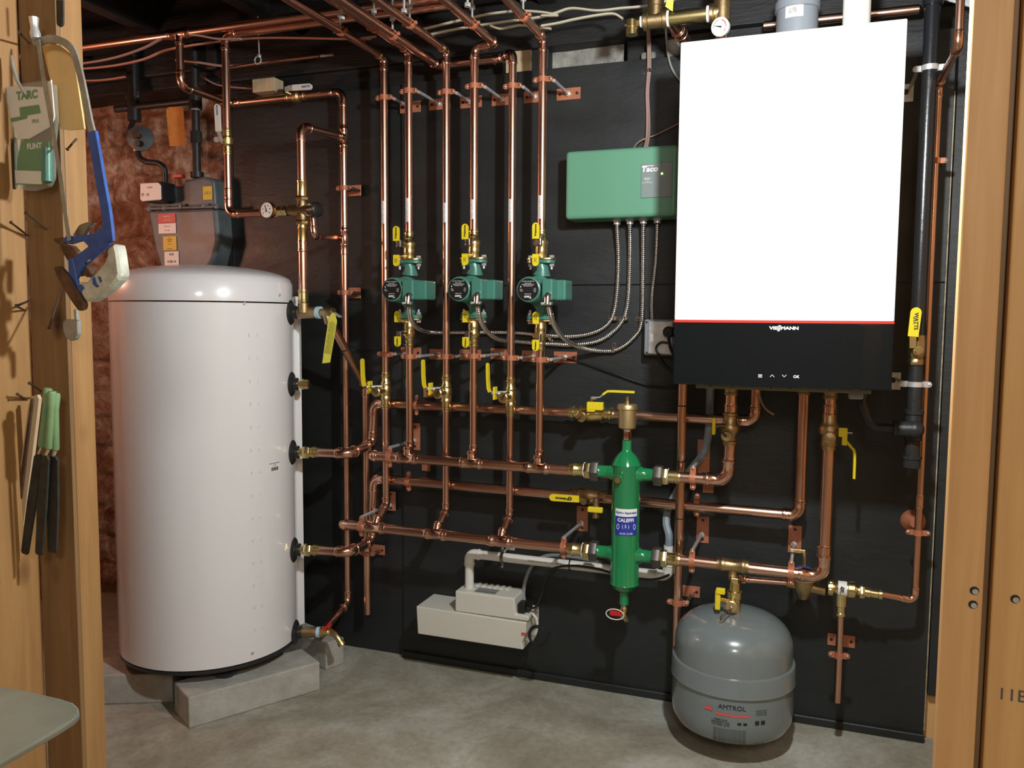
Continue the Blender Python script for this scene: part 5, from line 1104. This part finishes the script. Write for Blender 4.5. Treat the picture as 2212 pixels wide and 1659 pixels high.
# ============================================================ black gas line
yg=2.115; rg=.0162; g=lambda u,v:P(u,v,yg); xg=g(1976,850).x; e=T('gas_pipe','thick black painted gas pipe dropping beside the boiler','gas pipe',(xg,yg,g(1975,722).z))
MB().sweep([V(xg,yg,g(1980,726).z),V(xg,yg,2.13)],rg,'iron_paint',32).obj('pipe_section',e)
MB().sweep([V(xg,yg,g(2003,14).z),V(xg,yg,g(2003,13).z+.03)],rg+.005,'iron_paint',32).obj('coupling',e)
e=T('gas_valve','brass gas shut-off valve with long yellow handle on the black pipe','valve',(xg,yg,g(1972,788).z))
MB().sweep([V(xg,yg,g(1975,v).z) for v in (788,786,776,774,762,740,728,724)],[.017,.018,.018,.0165,.0205,.0205,.0185,.0185],'bronze',8).obj('valve_body',e)
c=V(xg,yg-.02,g(1973,757).z); MB().cyl(c,c-Y_*.012,.011,'brass').hexn(c-Y_*.012,c-Y_*.020,.0085,'brass').obj('packing_nut',e)
y_=yg-.034; p_,w_=rb(P(1972,727,y_),P(1980,664,y_),.023); blade(e,[P(1972,752,y_),P(1972,726,y_)],.014,.003,'brass','lever'); h=blade(e,p_,w_,.006,'yellow','handle_grip'); mb=MB(); mb.text('WATTS',P(1979,694,y_-.0035),-Z_,V(1,0,0),.0115,'ink',.0002,'CENTER',.0004); mb.text('600 WOG',P(1974,692,y_-.0035),-Z_,X_,.004,'ink',.0002); mb.obj('grip_lettering',h)
e=T('gas_drip_leg','black iron gas tee with elbow to the boiler and capped drip leg','gas pipe',(xg,yg,g(1966,1010).z))
MB().sweep([V(xg,yg,g(1973,v).z) for v in (790,886)],rg,'iron',28).obj('nipple',e)
MB().sweep([V(xg,yg,g(1970,v).z) for v in (884,885,894,896,905,950,952)],[.019,.0215,.0215,.0185,.0195,.0195,.0165],'iron',28).sweep([V(xg,yg,g(1968,924).z),V(xg,yg-.030,g(1968,924).z)],[.019,.019],'iron',24).obj('tee_fitting',e)
zt3=g(1968,924).z; ye=yg-.032
mb=MB(); mb.ball((xg,ye,zt3),.0205,'iron',24); xa1=P(1932,925,ye).x; mb.sweep([V(xg,ye,zt3),V(xa1+.006,ye,zt3),V(xa1+.005,ye,zt3),V(xa1-.002,ye,zt3)],[.019,.0175,.0195,.0195],'iron',24); mb.obj('elbow_fitting',e)
MB().sweep(fillet([V(xa1,ye,zt3),V(P(1880,922,ye).x,ye,zt3),V(P(1862,880,ye).x,ye,zt3+.055)],.03),.0105,'iron',20).obj('nipple',e); MB().sweep([V(P(1862,880,ye).x,ye,zt3+.05),V(P(1862,880,ye).x,ye+.01,bz0-.005)],.0105,'iron',20).obj('nipple',e)
MB().sweep([V(xg,yg,g(1968,948).z),V(xg,yg,g(1967,990).z)],rg,'iron',28).obj('nipple',e)
MB().sweep([V(xg,yg,g(1967,v).z) for v in (1012,1009,992,990,984,983)],[.015,.0195,.0195,.022,.022,.019],'iron',28).obj('end_cap',e)
def steelclamp(v,label,du):
    z=g(1980,v).z; e=T('pipe_clamp',label,'pipe clamp',(xg,W0,z),'zinc clamps on the gas pipe'); mb=MB(); band(mb,V(xg,yg,z),Z_,rg,.012,'zinc'); mb.obj('pipe_strap',e) 
    for s in (-1,1):
        m=MB(); ear(m,V(xg,yg,z),X_*s,Z_,rg,.014,'zinc',.020,'zinc'); m.obj('strap_ear',e)
    x=xg-.030; MB().box((x-.018,W0-.004,z-.028),(x+.016,W0-.0002,z+.016),'zinc',.001).cyl((x-.002,W0-.0042,z-.004),(x-.002,W0-.0052,z-.004),.007,'ink',14).obj('wall_plate',e); MB().cyl((x+.006,W0-.003,z),(x+.006,yg,z),.004,'zinc').obj('threaded_rod',e)
steelclamp(150,'bright zinc clamp high on the black gas pipe',0); steelclamp(830,'bright zinc clamp with square plate below the gas valve',0)
# ============================================================ manifold above the boiler
ym=2.02; M=lambda u,v:P(u,v,ym); zm=M(1480,36).z
e=T('brass_manifold','horizontal brass manifold with tees and white tape above the boiler','pipe fitting',tuple(M(1460,40)))
X=lambda u:P(u,38,ym).x
MB().sweep([V(X(1390),ym,zm),V(X(1392),ym,zm),V(X(1400),ym,zm),V(X(1402),ym,zm),V(X(1432),ym,zm),V(X(1434),ym,zm),V(X(1442),ym,zm)],[.019,.022,.022,.0185,.0185,.022,.022],'bronze',28).sweep([V(X(1416),ym,zm),V(X(1416),ym,zm+.030),V(X(1416),ym,zm+.031),V(X(1416),ym,zm+.045)],[.0165,.0165,.0195,.0195],'bronze',28).obj('tee_fitting',e)
MB().cyl((X(1444),ym,zm),(X(1530),ym,zm),.0165,'brass',28).obj('nipple',e)
for u in (1384,1441,1527): MB().cyl((X(u),ym,zm),(X(u+5),ym,zm),.0185 if u!=1384 else .013,'ptfe',28).obj('thread_tape',e)
MB().cyl((X(1416),ym,zm+.044),(X(1416),ym,zm+.050),.0180,'ptfe',28).obj('thread_tape',e); MB().cyl((X(1416),ym,zm+.05),(X(1416),ym,2.13),.0145,'copper',28).obj('riser_pipe',e)
MB().sweep([V(X(1532),ym,zm),V(X(1534),ym,zm),V(X(1541),ym,zm),V(X(1543),ym,zm),V(X(1560),ym,zm)],[.019,.022,.022,.0185,.0185],'bronze',28).sweep([V(X(1560),ym,zm-.022),V(X(1560),ym,zm-.02),V(X(1560),ym,zm+.12)],[.012,.0195,.0195],'bronze',28).obj('tee_fitting',e)
MB().cyl((X(1560),ym,zm-.02),(X(1560),ym,bz1+.0),.0145,'copper',24).obj('riser_pipe',e)
e=T('hose_valve','small brass capped drain valve at the left end of the manifold','valve',tuple(M(1365,60)))
MB().cyl((X(1376),ym,zm),(X(1390),ym,zm),.011,'brass').sweep([M(1365,44)+V(0,0,.004),M(1365,44),M(1365,58),M(1365,60),M(1365,62),M(1365,76)],[.008,.0125,.0125,.0105,.0145,.0145],'brass',24).obj('valve_body',e); MB().cyl(M(1357,54),M(1350,54),.0035,'brass').obj('valve_stem',e)
e=T('pressure_gauge','round white pressure gauge with red arc on the manifold above the boiler','gauge',tuple(M(1556,58)))
gc=P(1556,58,ym-.045); gd=V(-.2,-1,-.15).normalized(); MB().sweep([gc+gd*-.012,gc+gd*.002,gc+gd*.004],[.0195,.0210,.0195],'white_plastic',36).obj('gauge_case',e); MB().cyl(gc-gd*.01,V(X(1560),ym,zm-.012),.006,'brass').obj('gauge_stem',e)
rt=gd.cross(Z_).normalized(); rt=-rt if rt.x<0 else rt; up=rt.cross(gd)*-1; up=up if up.z>0 else -up
f0=gc+gd*.0045; mb=MB(); mb.sweep([gc+gd*.003,f0],.0180,'label_white',36)
mb.obj('dial_face',e)
mb=MB(); mb.sweep([f0+gd*.0006+(rt*math.cos(a)+up*math.sin(a))*.0145 for a in [math.radians(t) for t in range(-50,75,8)]],.0010,'red',6); mb.sweep([f0+gd*.0006+(rt*math.cos(a)+up*math.sin(a))*.0145 for a in [math.radians(t) for t in range(100,190,8)]],.0008,'ink_green',6); mb.obj('scale_arc',e)
a=math.radians(165); d=rt*math.cos(a)+up*math.sin(a); MB().sweep([f0+gd*.001-d*.004,f0+gd*.001,f0+gd*.001+d*.012],[.0025,.0016,.0005],'ink',8).obj('needle',e)
o=MB().prism([P(1441,0,2.0),P(1455,0,2.0),P(1453,25,2.0),P(1437,14,2.0)],V(0,.0006,0),'yellow_tag').obj('warning_tag'); tag(o,'small folded yellow tag above the brass manifold','tag')
e=T('copper_pipe','copper elbow slanting down from the manifold to behind the boiler','pipe',tuple(P(1470,75,2.1))); run(e,[P(1445,48,2.04)+V(0,0,.01),P(1468,70,2.11),P(1496,112,2.2)],.0143,R=.02,L=.014)
e=T('copper_pipe','level copper pipe high on the wall behind the flue collar','pipe',tuple(P(1800,35,2.22))); run(e,[P(1650,56,2.23),V(P(1985,25,2.23).x,2.23,P(1650,56,2.23).z)],.0111)
# ============================================================ cables
cable('thermostat_cable',[P(1392,320,2.25),P(1397,295,2.28),P(1398,250,2.29),P(1397,200,2.29),P(1400,150,2.29),P(1400,110,2.29),P(1399,60,2.285)],.0035,'cable_brown','brown thermostat cable going up from the green box, first of a pair','cable',group='brown thermostat cables')
cable('thermostat_cable',[P(1397,320,2.25),P(1402,290,2.28),P(1402,250,2.29),P(1400,200,2.29),P(1404,150,2.29),P(1404,110,2.29),P(1402,60,2.285)],.0035,'cable_brown','brown thermostat cable going up from the green box, nearer the boiler of the pair','cable',group='brown thermostat cables')
saddle(1400,153,'steel strap on the brown cables above the green box',-14,2,2.29)
cable('thin_wire',[P(1370,319,2.24),P(1376,310,2.26),P(1390,301,2.28),P(1420,290,2.29),P(1470,265,2.29)],.0022,'cable_brown','single thin wire arching from the green box towards the boiler','cable')
cable('thin_wire',[P(1438,60,2.28),P(1441,100,2.29),P(1447,135,2.29),P(1458,160,2.29),P(1475,180,2.28)],.003,'cable_grey','grey thin cable curving down behind the top left of the boiler','cable')
cable('thin_wire',[P(1640,850,2.2),P(1646,870,2.2),P(1656,885,2.2),P(1672,896,2.2)],.0028,'cable_brown','two-core wire looping below the boiler base','cable')
cable('thin_wire',[P(1190,770,2.29),P(1250,782,2.295),P(1320,805,2.29),P(1400,832,2.29),P(1462,838,2.285)],.003,'iron_paint','black cable sagging along the wall under the conduits','cable')
cable('thin_wire',[P(742,746,2.22),P(775,752,2.28),P(815,757,2.285),P(860,756,2.28)],.0018,'iron_paint','thin black wire from the relief pipe tie to the first riser','cable')
def nm(name,pts,mt,label,y=2.09,r=.0062,flat=.5):
    return cable(name,[P(u,v,y) for u,v in pts],r,mt,label,'cable',flat=flat,group='flat house cables under the ceiling')
nm('house_cable',[(928,75),(975,65),(1040,54),(1100,46),(1160,38),(1200,28),(1235,18),(1290,23),(1340,18),(1400,12),(1480,-8)],'cable_cream','longest cream house cable behind the ceiling pipes, curving up near the manifold',2.11)
nm('house_cable',[(915,63),(960,52),(1010,40),(1060,30),(1110,24),(1140,24),(1175,27),(1205,33),(1170,34)],'cable_cream','cream cable looping behind the second floor supply pipe',2.10)
nm('house_cable',[(1170,56),(1205,50),(1240,42),(1290,33),(1325,30),(1345,40)],'cable_cream','short cream cable end left of the brass manifold',2.09)
nm('house_cable',[(1060,56),(1080,62),(1105,58),(1130,55),(1190,62)],'cable_cream','flat cream cable crossing under the others near the wood block',2.115)
nm('house_cable',[(100,144),(185,136),(250,124),(310,104),(360,80),(420,76),(470,84),(520,84)],'cable_brown','upper brown cable drooping across the brick toward the first copper tee',2.02)
nm('house_cable',[(100,152),(185,148),(250,141),(310,128),(360,108),(420,97),(480,89),(560,82),(640,82),(740,84),(800,84)],'cable_pink','reddish cable sweeping from the wooden jamb to the risers',2.08)
nm('house_cable',[(100,172),(185,174),(230,172),(270,166)],'cable_pink','short reddish cable above the brick beside the saw',2.2)
nm('house_cable',[(435,165),(470,183),(520,190),(590,193),(660,200)],'cable_brown','brown cable lying along the top of the brick behind the wood block',2.28)
nm('house_cable',[(380,130),(430,135),(480,142),(530,140),(600,132),(720,118)],'cable_brown','dim brown cable behind the gas pipe near the ceiling',2.2,.004,1)
o=MB().box(P(780,84,2.05),P(812,76,2.05)+V(0,.006,0),'cable_pink',.001).obj('pink_tag'); tag(o,'small pink marker sleeve on a cable between the ceiling pipes','tag')
# wood blocks tucked above the panel
def woodblock(u0,v0,u1,v1,y,label,d=.06):
    a=P(u0,v1,y);b=P(u1,v0,y); o=MB().box((a.x,y,a.z),(b.x,y+d,b.z),'wood_pale',.002).obj('wood_block'); tag(o,label,'wood block'); return o
woodblock(545,166,592,200,2.24,'pale wood block above the black panel left of the white valve handle',.05)
woodblock(1092,100,1146,158,2.31,'pale wood block at the panel top behind the second floor return riser',.06)
# little rod clamp
e=T('ring_hanger','small empty zinc hanger on a thin rod above the pale wood block','pipe hanger',tuple(P(558,128,2.1))); MB().cyl(P(558,95,2.1)+V(0,0,.08),P(560,122,2.1),.002,'zinc').obj('hanger_rod',e); c=P(557,130,2.1); MB().sweep([c+V(.011*math.cos(a*PI/8),0,.011*math.sin(a*PI/8)) for a in range(16)],.0022,'zinc',8,closed=True).hexn(P(560,118,2.1),P(560,124,2.1),.006,'zinc').obj('split_ring',e)
e=T('copper_pipe','very thin copper tube running level high behind the upright pipes','pipe',tuple(P(560,135,2.12))); run(e,[P(497,146,2.12),P(560,136,2.12),P(690,121,2.12)],.0045,skip=(1,))
# ceiling bolts
for u,v in ((873,28),(1010,15),(739,42)):
    c=P(u,v,1.8); e=T('hanger_bolt','threaded bolt with nut hanging from the joists %s'%{873:'between the first floor pipes',1010:'beside the first floor supply hanger',739:'above the basement return hanger'}[u],'bolt',tuple(c),'bolts hanging under the joists'); MB().cyl(c,V(c.x,c.y,1.98),.0028,'zinc',10).obj('bolt_shank',e); MB().hexn(c,c+V(0,0,.009),.0075,'zinc').obj('hex_nut',e)
# ============================================================ gas meter corner
ym=2.24; G=lambda u,v,y=ym:P(u,v,y)
e=T('gas_meter','dark grey gas meter with pink-lit dial and three stickers behind the white tank','gas meter',tuple(G(400,600)))
def poly(pts,y): return [V(P(u,v,y).x,y,P(u,v,y).z) for u,v in pts]
MB().prism(poly([(316,452),(466,447),(472,520),(462,560),(440,600),(352,600),(332,540)],ym),V(0,.16,0),'meter_grey',.014,4).obj('lower_case',e)
MB().prism(poly([(318,450),(320,418),(345,400),(392,402),(398,388),(440,380),(462,388),(466,446)],ym+.004),V(0,.15,0),'meter_grey',.010,3).obj('upper_case',e)
MB().prism(poly([(312,454),(470,449),(470,443),(312,448)],ym-.012),V(0,.17,0),'meter_grey',.003,2).obj('seam_flange',e)
for u,v in ((322,452),(354,450),(391,446),(440,445),(468,447)): MB().hexn(G(u,v+4,ym-.01),G(u,v-6,ym-.01),.0065,'meter_grey').obj('seam_bolt',e)
ib=MB().prism(poly([(305,398),(348,391),(352,430),(345,436),(306,436)],ym-.055),V(0,.065,0),'dark_plastic',.004,2).obj('index_housing',e)
ip=MB(); ip.prism(poly([(302,396),(341,394),(347,400),(348,431),(306,435),(302,430)],ym-.058),V(0,.004,0),'label_white',.002,1); f=lambda u,v:P(u,v,ym-.0585)
ip.text('1 8 8 6',f(323,405),X_,Z_,.008,'ink_dim',.0002); 
for u in (308,319): c=f(u,421); ip.sweep([c+V(.0055*math.cos(a*PI/8),0,.0055*math.sin(a*PI/8)) for a in range(16)],.0004,'ink_dim',5,closed=True); ip.prism([c+V(-.003,0,0),c+V(.004,0,0),c+V(.001,0,.004)],V(0,-.0004,0),'ink')
ip.obj('dial_plate',ib)
def sticker(u0,v0,u1,v1,y,mt,nm,lines,sk=0):
    m_=MB(); a=P(u0,v1,y);b=P(u1,v0,y); m_.box((a.x,y-.0006,a.z),(b.x,y,b.z),mt)
    for (fz,s,h,mk) in lines: m_.text(s,V((a.x+b.x)/2,y-.0009,b.z+(a.z-b.z)*fz),X_,Z_,h,mk,.0002,'CENTER',.0002 if h>.008 else 0)
    m_.obj(nm,e)
sticker(342,461,379,482,ym-.002,'label_red','warning_sticker',[(.3,'WARNING GAS',.0045,'ink_white'),(.7,'1 8 4 1 5 0',.006,'ink_white')])
sticker(343,482,380,505,ym-.002,'label_white','number_sticker',[(.3,'UTILITY CO',.005,'label_red'),(.7,'275 160',.006,'label_red')])
sticker(353,510,381,541,ym-.002,'label_yellow','notice_sticker',[(.12,'GAS',.004,'ink'),(.25,'IMPORTANT',.004,'ink'),(.37,'NOTICE',.004,'ink'),(.55,'read before use',.003,'ink_dim'),(.88,'Energy Trust',.004,'ink')])
sticker(356,543,386,574,ym-.002,'label_white','handwritten_sticker',[(.2,'4332',.010,'ink'),(.72,'4-28-14',.0115,'ink')])
sticker(439,402,458,432,ym+.002,'label_yellow','round_mark_sticker',[(.5,'( G )',.012,'ink_dim')])
# black pipes over the meter
e=T('gas_pipe','old black iron gas pipes and tees against the brick above the meter','gas pipe',tuple(P(425,230,2.25)))
yk=2.26; K_=lambda u,v,y=yk:P(u,v,y)
xv_=K_(424,300).x; MB().sweep([V(xv_,yk,K_(424,382).z),V(xv_,yk,2.13)],.0128,'iron',24).obj('pipe_section',e)
for v0,v1,r_ in ((372,384,.021),(284,309,.018),(190,237,.021)): MB().sweep([V(xv_,yk,K_(424,v1).z),V(xv_,yk,K_(424,v0).z)],[r_,r_],'iron',20 if r_>.02 else 8).obj('coupling',e)
MB().sweep([K_(424,217),K_(250,236)],.0125,'iron',20).obj('pipe_section',e)
xw_=K_(290,240).x; MB().sweep([V(xw_,yk,K_(288,262).z),V(xw_,yk,K_(288,120).z)],[.022,.020],'iron',20).obj('stop_cock',e)
MB().box(V(xw_-.035,yk-.01,K_(288,215).z),V(xw_+.028,yk+.01,K_(288,195).z),'iron',.008,3).obj('cock_head',e)
for v0,v1 in ((236,240),(248,252)): pass
MB().cyl(V(xv_,yk,K_(424,238).z),V(xv_,yk,K_(424,234).z),.014,'label_white').obj('seal_ring',e); MB().cyl(V(xw_,yk,K_(288,254).z),V(xw_,yk,K_(288,248).z),.013,'label_white').obj('seal_ring',e)
e=T('gas_regulator','grey round gas pressure regulator with tan spring cap above the meter','regulator',tuple(K_(303,300)))
c=K_(303,298,2.22); ax=V(.55,-1,.1).normalized(); MB().lathe(c-ax*.02,ax,[(0,.030),(.006,.040),(.012,.043),(.018,.043),(.024,.036),(.034,.024),(.040,.018)],'meter_grey',36).obj('diaphragm_case',e)
MB().sweep([c+ax*.018,c+ax*.045,c+ax*.047],[.0115,.0110,.009],'rusty',20).obj('spring_cap',e); MB().sweep([c+V(.012,-.01,-.022),c+V(.016,-.03,-.024)],[.010,.009],'iron',16).obj('vent_plug',e)
MB().cyl(V(xw_,2.24,K_(290,282).z),V(xw_,yk,K_(290,252).z),.009,'iron',16).obj('inlet_nipple',e)
e=T('gas_pipe','bent iron pipe snaking from the regulator down into the gas meter','gas pipe',tuple(K_(340,360))); MB().sweep(fillet([K_(296,318,2.235),K_(300,342,2.235),K_(318,350,2.235),K_(342,352,2.235),K_(356,362,2.24),K_(357,400,2.25)],.035,6),.0095,'iron',18).obj('pipe_section',e); MB().cyl(K_(296,322,2.235),K_(296,327,2.235),.0115,'label_white').obj('seal_ring',e)
o=MB().prism(poly([(361,234),(366,231),(391,231),(396,234),(401,315),(366,316),(359,240)],2.235),V(0,.001,0),'tag_orange').obj('paper_tag'); tag(o,'orange paper tag hanging from the iron gas pipe on the brick wall','tag')
o=MB().box(G(372,384,2.22),G(392,376,2.22)+V(0,.02,0),'label_red',.001).obj('meter_cap'); tag(o,'small reddish cap on top of the gas meter','cap')
# ============================================================ tools on the left jamb
yt=1.015; A=lambda u,v,y=yt:P(u,v,y)
def flat(pts,y,th,mt,name,par=None,bev=0):
    q=[V(P(u,v,y).x,y,P(u,v,y).z) for u,v in pts]; return MB().prism(q,V(0,th,0),mt,bev,1).obj(name,par)
def ribbon(par,pts,w,th,mt,name,y=yt):
    return blade(par,smooth([P(u,v,y) for u,v in pts],6),w,th,mt,name)
e=T('hacksaw','old hacksaw with blue frame and paint-spattered white handle hanging on the wooden jamb','hacksaw',tuple(A(180,600)))
ribbon(e,[(74,70),(80,92),(108,84),(136,90),(158,110),(171,150),(182,200),(194,262),(203,296)],.0115,.004,'saw_steel','frame_bar')
ribbon(e,[(200,285),(208,330),(220,400),(231,460),(238,522)],.0165,.006,'saw_blue','frame_tube',yt-.002)
ribbon(e,[(82,86),(94,170),(112,270),(130,380),(142,470),(150,520)],.0075,.0012,'saw_steel','blade',yt-.006)
MB().sweep([A(78,84,yt-.004),A(76,72,yt-.004),A(75,62,yt-.004),A(74,54,yt-.004),A(73,38,yt-.004)],[.0075,.0080,.0060,.0060,.0075],'zinc',14).obj('tension_stud',e)
flat([(133,520),(142,508),(160,510),(200,505),(218,492),(230,480),(240,500),(236,528),(222,540),(176,580),(163,608),(160,590),(148,575),(152,562),(190,532),(178,520),(150,528)],yt-.004,.006,'saw_blue','handle_bracket',e,.0012)
flat([(146,560),(156,556),(166,606),(175,640),(164,645),(148,600)],yt-.005,.006,'saw_blue','lower_bracket',e,.001)
flat([(237,532),(247,524),(252,545),(258,590),(255,602),(236,622),(206,644),(186,654),(176,640),(168,618),(166,608),(182,612),(204,590),(222,570),(230,552),(228,540)],yt-.018,.024,'saw_paint','grip',e,.006)
flat([(199,602),(204,598),(208,612),(214,619),(208,621),(200,614)],yt-.0188,.001,'saw_blue','paint_chip',e); flat([(211,598),(216,597),(220,608),(216,611)],yt-.0188,.001,'saw_blue','paint_chip',e); flat([(166,616),(176,614),(182,622),(177,629),(168,624)],yt-.0188,.001,'saw_blue','paint_chip',e)
e=T('coping_saw','dark rusty hand tool tangled with the hacksaw handle on the jamb','saw',tuple(A(150,640,yt+.01)))
flat([(114,577),(126,574),(150,600),(172,640),(182,655),(180,668),(168,672),(152,650),(134,622),(120,595)],yt-.010,.010,'rusty','frame_arm',e,.002)
flat([(133,512),(140,528),(155,530),(168,545),(160,562),(146,566),(136,550),(128,530),(116,522),(113,515)],yt+.003,.010,'rusty','blade_holder',e,.002)
flat([(156,508),(170,486),(186,480),(203,482),(190,492),(182,508),(168,512)],yt+.004,.006,'steel_dark','blade_end',e,.001)
flat([(162,572),(178,562),(188,575),(196,592),(188,600),(176,592),(166,598)],yt+.0,.012,'rusty','wing_nut',e,.002)
flat([(134,696),(142,689),(158,690),(168,689),(169,722),(164,733),(152,737),(141,730),(135,715)],yt+.004,.008,'saw_steel','rounded_end',e,.002); flat([(158,668),(164,668),(167,692),(160,694)],yt+.002,.006,'saw_steel','shank',e,.001)
o=flat([(88,92),(130,98),(158,120),(166,170),(174,225),(182,278),(150,281),(131,279),(120,240),(110,180),(98,130)],yt+.022,.003,'manila','x'); o.name='manila_envelope'; tag(o,'yellow-brown paper packet hanging behind the hacksaw frame','envelope')
o=flat([(121,0),(136,0),(136,50),(134,55),(129,58),(124,55),(122,50)],yt+.02,.003,'file_steel','steel_strip'); tag(o,'dark steel strip with a hole hanging at the top of the jamb','metal strip')
# bag with green print
e=T('plastic_bag','clear plastic packet with green and white printed card nailed to the jamb','plastic bag',tuple(A(60,300)))
flat([(8,188),(30,182),(96,172),(114,182),(118,260),(114,300),(112,385),(104,402),(70,412),(30,408),(28,300),(14,240)],yt+.004,.010,'clear_film','film',e,.002)
cd_=flat([(6,192),(28,186),(90,188),(110,172),(117,250),(112,270),(60,300),(38,300),(28,270),(22,240)],yt+.008,.002,'label_white','upper_card',e)
mb=MB(); f=lambda u,v:P(u,v,yt+.0075); mb.text('TARC',f(58,206),X_,Z_,.018,'ink_green',.0002,'CENTER',.0008); q=[f(42,232),f(84,226),f(88,244),f(44,252)]; mb.prism(q,V(0,-.0003,0),'ink_green'); q=[f(22,256),f(60,248),f(58,256),f(24,264)]; mb.prism(q,V(0,-.0003,0),'ink_green'); mb.text('SPLE',f(76,262),X_,Z_,.008,'ink_dim',.0002); mb.obj('card_print',cd_)
c2=flat([(46,304),(105,306),(108,395),(78,400),(34,398),(38,340)],yt+.006,.002,'ink_green','lower_card',e); mb=MB(); mb.text('FLINT',P(74,316,yt+.0055),X_,Z_,.0125,'ink_white',.0002,'CENTER',.0004); q=[P(u,v,yt+.0055) for u,v in ((32,368),(94,370),(90,398),(34,396))]; mb.prism(q,V(0,-.0003,0),'label_white'); mb.obj('card_print',c2)
MB().cyl(P(101,320,yt),P(102,392,yt),.0085,'green_pump',16).obj('green_tube',e)
MB().sweep([P(24,120,yt),P(30,150,yt),P(38,176,yt),P(56,205,yt)],[.002,.003,.003,.001],'saw_steel',8).obj('awl',e) 
o=flat([(30,296),(34,330),(32,400),(20,422),(8,408),(4,385),(14,340)],yt+.012,.006,'black_plastic','black_holder'); o.name='tool_pouch'; tag(o,'black plastic pouch edge behind the green printed packet','pouch')
# files
def file_(h0,h1,b0,b1,wh,wb,label,y):
    e=T('file',label,'file',tuple(P(*b1,y)),'three green handled files'); a=P(*h0,y);b=P(*h1,y)
    MB().sweep([a,a+(b-a)*.04,a+(b-a)*.3,a+(b-a)*.97,b],[.006,.0075,wh*.85,wh,wh*.7],'file_green',16).obj('handle',e)
    MB().cyl(b,P(*b0,y),.003,'chrome',8).obj('tang',e)
    c=P(*b0,y);d=P(*b1,y); blade(e,[c,c+(d-c)*.04,c+(d-c)*.5,d-(d-c)*.02,d],[wb*.35,wb*.85,wb,wb*.8,wb*.55],.004,'file_steel','file_blade')
file_((104,839),(90,966),(84,980),(54,1196),.0062,.0185,'green handled steel file, nearest the door opening edge of the jamb side rule',yt-.004)
file_((113,845),(105,970),(99,983),(85,1198),.0062,.0190,'green handled steel file hanging between its two fellows',yt-.010)
file_((120,849),(120,973),(116,985),(114,1193),.0062,.0240,'green handled steel file with the widest blade, nearest the white tank',yt-.002)
o=flat([(68,856),(80,853),(84,862),(70,980),(62,1040),(30,1300),(12,1500),(-20,1700),(-45,1700),(-14,1480),(12,1260),(44,1010),(60,880)],yt+.006,.006,'wood_pale','wooden_batten'); tag(o,'long thin pale wooden batten with dark edge hanging left of the files','batten')
o=flat([(66,862),(70,862),(52,1020),(20,1270),(-10,1500),(-18,1500),(12,1260),(46,1010)],yt+.003,.003,'rusty','steel_rule'); tag(o,'narrow dark steel rule along the wooden batten','ruler')
# nails
NL=[((60,509),(24,481),'upper nail in the jamb below the plastic packet'),((100,495),(56,460),'long bent nail in the jamb left of the hacksaw handle'),((92,846),(64,828),'nail holding the green handled files'),((64,868),(38,852),'nail holding the wooden batten'),((62,650),(36,660),'bent nail left of the saw handle'),((58,672),(36,662),'short nail crossing another near the jamb edge'),((62,92),(42,70),'nail with round head beside the saw stud'),((165,300),(146,322),'nail sticking out past the jamb below the packet'),((211,548),(186,568),'thin nail behind the hacksaw grip'),((132,625),(106,708),'long wire nail hanging under the coping tool')]
for a,b,l in NL:
    p=P(*a,YD-.001 if a[0]<140 else yt+.01); q=P(*b,YD-.045 if a[0]<140 else yt-.01); e=MB().sweep([p,q,q+(q-p).normalized()*.001],[.0017,.0017,.003],'nail',8).obj('nail'); tag(e,l,'nail','nails in the jamb')
# foreground tray
zt4=.865; R0=lambda u,v:Pz(u,v,zt4)
q=[R0(-160,1465),R0(0,1481),R0(60,1492),R0(130,1508),R0(158,1517),R0(170,1528),R0(172,1540),R0(160,1553),R0(120,1578),R0(60,1612),R0(0,1646),R0(-160,1740)]
MB().prism(q,V(0,0,-.004),'tray',.0012,2).obj('metal_tray'); o=bpy.data.objects['metal_tray']; tag(o,'grey metal sheet corner jutting in at the bottom left foreground','metal sheet')
# white scrap by the right stud
o=MB().prism([P(2048,1150,1.16),P(2062,1150,1.16),P(2062,1240,1.16),P(2051,1232,1.16),P(2044,1195,1.16)],V(0,.02,0),'label_white',.001,1).obj('paper_scrap'); tag(o,'off-white scrap peeking out behind the right wooden stud','paper')
for u,v in ((2105,1276),(2102,1306),(2193,1294)):
    yy=YD-.0006 if u<2150 else YD-.0046; c=P(u,v,yy); k=MB().sweep([c,c-Y_*.0004],.0048,'ink' ,16).sweep([c-Y_*.0004+V(.0008,0,-.001),c-Y_*.0006+V(.0008,0,-.001)],.0032,'zinc',12).obj('drilled_hole',stR if u<2150 else stO)
mb=MB(); mb.text('11B.',P(2192,1504,YD-.0046),X_,Z_,.020,'ink_dim',.0001); mb.obj('pencil_marking',stO)
o=MB().prism([P(2032,-2,2.18),P(2098,16,2.18),P(2113,14,2.18),P(2112,2,2.18),P(2080,-14,2.18)],V(0,.003,0),'zinc',.0008,1).obj('steel_strap'); tag(o,'bright zinc strap with a hole at the top right behind the copper line','strap')
